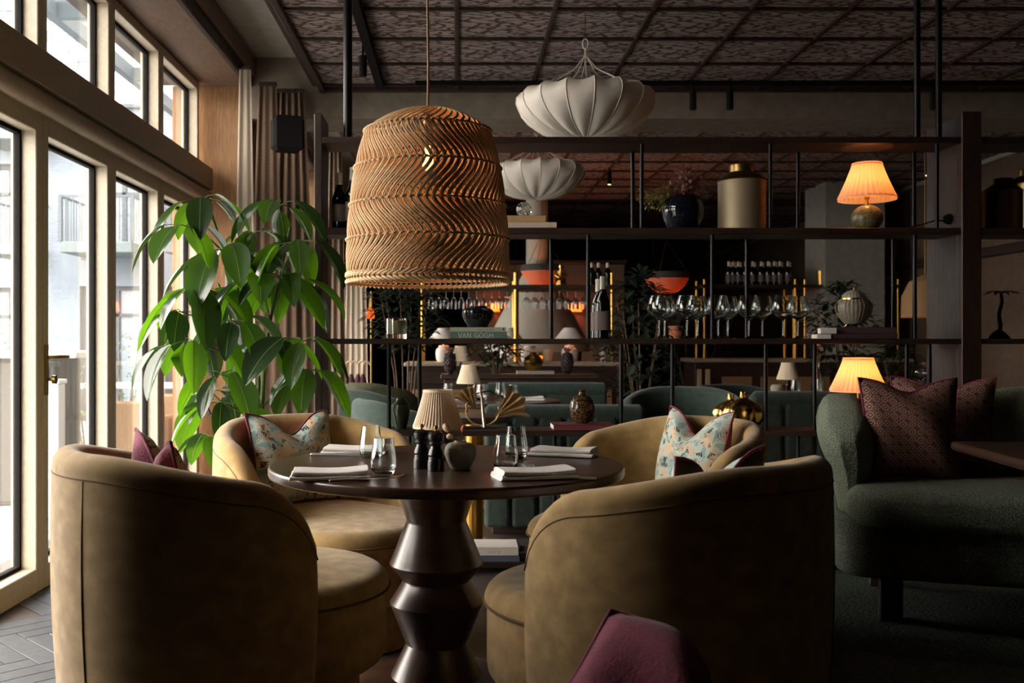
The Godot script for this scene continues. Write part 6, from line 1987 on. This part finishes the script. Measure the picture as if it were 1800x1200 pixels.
	node("dish", mb().lathe([Vector2(0, 0), Vector2(0.06, 0), Vector2(0.13, 0.06), Vector2(0.125, 0.062), Vector2(0.055, 0.012), Vector2(0, 0.01)], 28), M.black_lacquer, bo)
	for i in 5:
		var fr := []
		for k in 7: fr.append(Vector2(0.028 * sin(PI * k / 6), 0.028 - 0.028 * cos(PI * k / 6)))
		single("lemon", mb().lathe(fr, 14), M.cream, "pale round fruit in the dark bowl over the right bar, %s from left" % ORD[i], "fruit", Vector3(px(1556, rd + 0.2) - 0.07 + 0.035 * i, 1.885 + 0.01 * (i % 2), -rd - 0.2 + 0.03 * (1 if i % 2 else -1)), 0.0, "fruit in the dark bowl")
	var rg := [1440, 1452, 1464, 1530, 1542, 1554, 1566]
	for i in rg.size(): 
		var h2 := dup(hang, Vector3(px(rg[i], rd + 0.2), 1.812, -rd - 0.2), i, "wine glass hanging from the right bar shelf, %s from the left near the shell urn" % ORD[i])
		h2.set_meta("group", "wine glasses hanging from the right bar shelf")
	cone_lamp("white cone shaded lamp on the right bar beside the shell urn's books", Vector3(px(1432, rd + 0.3), 0.958, -rd - 0.3))
	var sc := thing("till_screen", "small screen showing green on the right bar", "screen", Vector3(px(1453, rd + 0.25), 0.958, -rd - 0.25))
	var tilt := Basis(Vector3.RIGHT, -0.5)
	node("stand", mb().box(Vector3(0, 0.05, -0.03), Vector3(0.08, 0.1, 0.05), 0.005), M.black_paint, sc)
	node("casing", mb(Vector3(0, 0.14, 0), tilt).box(Vector3.ZERO, Vector3(0.2, 0.14, 0.012), 0.004), M.black_paint, sc)
	var gm := mat("screen_glow", Color(0.1, 0.2, 0.1), 0.3)
	gm.emission_enabled = true
	gm.emission = Color(0.3, 0.62, 0.3)
	gm.emission_energy_multiplier = 0.07
	node("screen_face", mb(Vector3(0, 0.14, 0), tilt).box(Vector3(0, 0, 0.0075), Vector3(0.19, 0.13, 0.002)), gm, sc)
	var pot := thing("plant_pot", "terracotta plant pot standing left of the right bar", "pot", Vector3(px(1187, 10.6), 0.0, -10.6))
	node("body", mb().lathe([Vector2(0, 1.19), Vector2(0.055, 1.19), Vector2(0.075, 1.3), Vector2(0.08, 1.305), Vector2(0.08, 1.33), Vector2(0.07, 1.33), Vector2(0.065, 1.28), Vector2(0, 1.28)], 28), M.terracotta, pot)
	node("stand", mb().lathe([Vector2(0, 0), Vector2(0.14, 0), Vector2(0.14, 0.02), Vector2(0.02, 0.04), Vector2(0.02, 1.17), Vector2(0.1, 1.175), Vector2(0.1, 1.19), Vector2(0, 1.19)], 24), M.black_paint, pot)
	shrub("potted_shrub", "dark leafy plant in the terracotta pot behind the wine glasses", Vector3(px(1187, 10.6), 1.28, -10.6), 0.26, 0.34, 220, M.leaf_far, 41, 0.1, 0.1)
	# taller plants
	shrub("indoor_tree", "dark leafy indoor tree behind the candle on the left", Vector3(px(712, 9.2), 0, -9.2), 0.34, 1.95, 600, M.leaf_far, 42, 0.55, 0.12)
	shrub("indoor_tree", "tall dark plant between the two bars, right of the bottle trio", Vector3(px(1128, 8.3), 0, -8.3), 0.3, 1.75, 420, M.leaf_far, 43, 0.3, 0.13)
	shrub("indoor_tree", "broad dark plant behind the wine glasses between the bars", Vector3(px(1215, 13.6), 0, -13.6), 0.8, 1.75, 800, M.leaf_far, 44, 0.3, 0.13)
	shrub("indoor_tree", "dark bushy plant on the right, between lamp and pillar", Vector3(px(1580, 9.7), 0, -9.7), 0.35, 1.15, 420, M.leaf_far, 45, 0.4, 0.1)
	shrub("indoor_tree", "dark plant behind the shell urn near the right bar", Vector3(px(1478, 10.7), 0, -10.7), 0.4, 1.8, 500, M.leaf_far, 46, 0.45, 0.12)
	# wall and table lights far off
	var lan := thing("wall_lantern", "small glowing orange lantern lamp far left beyond the candle", "lamp", Vector3(px(650, 11.0), py(552, 11.0), -11.0))
	node("lamp_shade", mb().lathe([Vector2(0.045, -0.05), Vector2(0.054, -0.03), Vector2(0.05, 0.02), Vector2(0.03, 0.06), Vector2(0.0, 0.065)], 24), M.lantern_glow, lan)
	node("stem", mb().tube([Vector3(0, 0.06, 0), Vector3(0, 0.2, -0.02), Vector3(0, 0.24, -0.2)], 0.008, 6), M.brass_old, lan)
	node("pole", mb().tube([Vector3(0, 0.26, -0.2), Vector3(0, -py(552, 11.0), -0.2)], 0.012, 8), M.brass_old, lan)
	var fl := [[1432, 525, 12.6, "tiny glowing lamp at the brass pole over the right bar"], [1598, 553, 12.6, "tiny glowing lamp right of the shell urn"], [1132, 481, 13.5, "left of two bare round bulbs above the right terracotta bowl"], [1148, 481, 13.5, "right of two bare round bulbs above the right terracotta bowl"], [951, 628, 9.95, "orange candle flame glow beside the ribbed jar"]]
	for q in fl:
		var s := thing("glow_lamp", q[3], "lamp", at(q[0], q[1], q[2]))
		var r := 0.028 if q[2] > 13 else 0.045
		if q[2] < 10: r = 0.02
		var pr := []
		for k in 9: pr.append(Vector2(r * sin(PI * k / 8), -r * cos(PI * k / 8)))
		node("bulb", mb().lathe(pr, 16), M.led if q[2] > 13 else M.flame, s)
		if q[2] > 10: node("stem", mb().tube([Vector3(0, r, 0), Vector3(0, 3.05 - s.position.y, 0)], 0.004, 5), M.black_paint, s)
		else: node("holder", mb().lathe([Vector2(0, -0.055), Vector2(0.025, -0.055), Vector2(0.025, -0.03), Vector2(0, -0.02)], 14), M.brass, s)
	# far rattan pendant on the right
	var fp := thing("rattan_pendant", "far rattan pendant lamp seen beside the right pillar", "pendant lamp", Vector3(px(1626, 9.4), 0, -9.4))
	var y0 := py(558, 9.4)
	node("woven_shade", mb().lathe([Vector2(0.21, y0), Vector2(0.212, y0), Vector2(0.205, y0 + 0.2), Vector2(0.14, y0 + 0.34), Vector2(0.03, y0 + 0.4), Vector2(0.028, y0 + 0.395)], 48), M.cane_weave, fp)
	node("cord", mb().tube([Vector3(0, y0 + 0.39, 0), Vector3(0, 3.07, 0)], 0.005, 6), M.cord, fp)
	node("bulb", mb(Vector3(0, y0 + 0.22, 0)).lathe([Vector2(0, -0.03), Vector2(0.02, 0), Vector2(0, 0.03)], 12), M.bulb, fp)
	omni(fp, Vector3(0, y0 + 0.22, 0), 0.004)
	# umbrella stand
	var us := thing("umbrella_stand", "dark umbrella stand in front of the white curtain", "stand", Vector3(px(625, 9.6), 0, -9.6))
	node("body", mb().lathe([Vector2(0, 0), Vector2(0.12, 0), Vector2(0.12, 0.48), Vector2(0.125, 0.5), Vector2(0.115, 0.5), Vector2(0.11, 0.03), Vector2(0, 0.02)], 28), M.black_lacquer, us)
	for i in 4:
		var ux: float = [-0.075, -0.035, 0.02, 0.06][i]
		var um := thing("umbrella", "closed burgundy umbrella with curved cane handle, %s in the stand" % ["leftmost", "second from left", "third from left", "rightmost"][i], "umbrella", Vector3(px(625, 9.6) + ux * 0.9, 0.03, -9.6), 0.0, "burgundy umbrellas in the stand")
		um.rotation.z = -ux * 0.35
		node("cloth", mb().lathe([Vector2(0, 0.0), Vector2(0.008, 0.0), Vector2(0.02, 0.15), Vector2(0.034, 0.55), Vector2(0.036, 0.74), Vector2(0.012, 0.82), Vector2(0.0, 0.825)], 24, 8, 0.08), M.umbrella_cloth, um)
		var hk := [Vector3(0, 0.8, 0), Vector3(0, 0.91, 0)]
		for k in 7: hk.append(Vector3(0.032 - 0.032 * cos(PI * k / 6), 0.91 + 0.032 * sin(PI * k / 6), 0))
		node("handle", mb().tube(hk, 0.008, 8), M.cream, um)
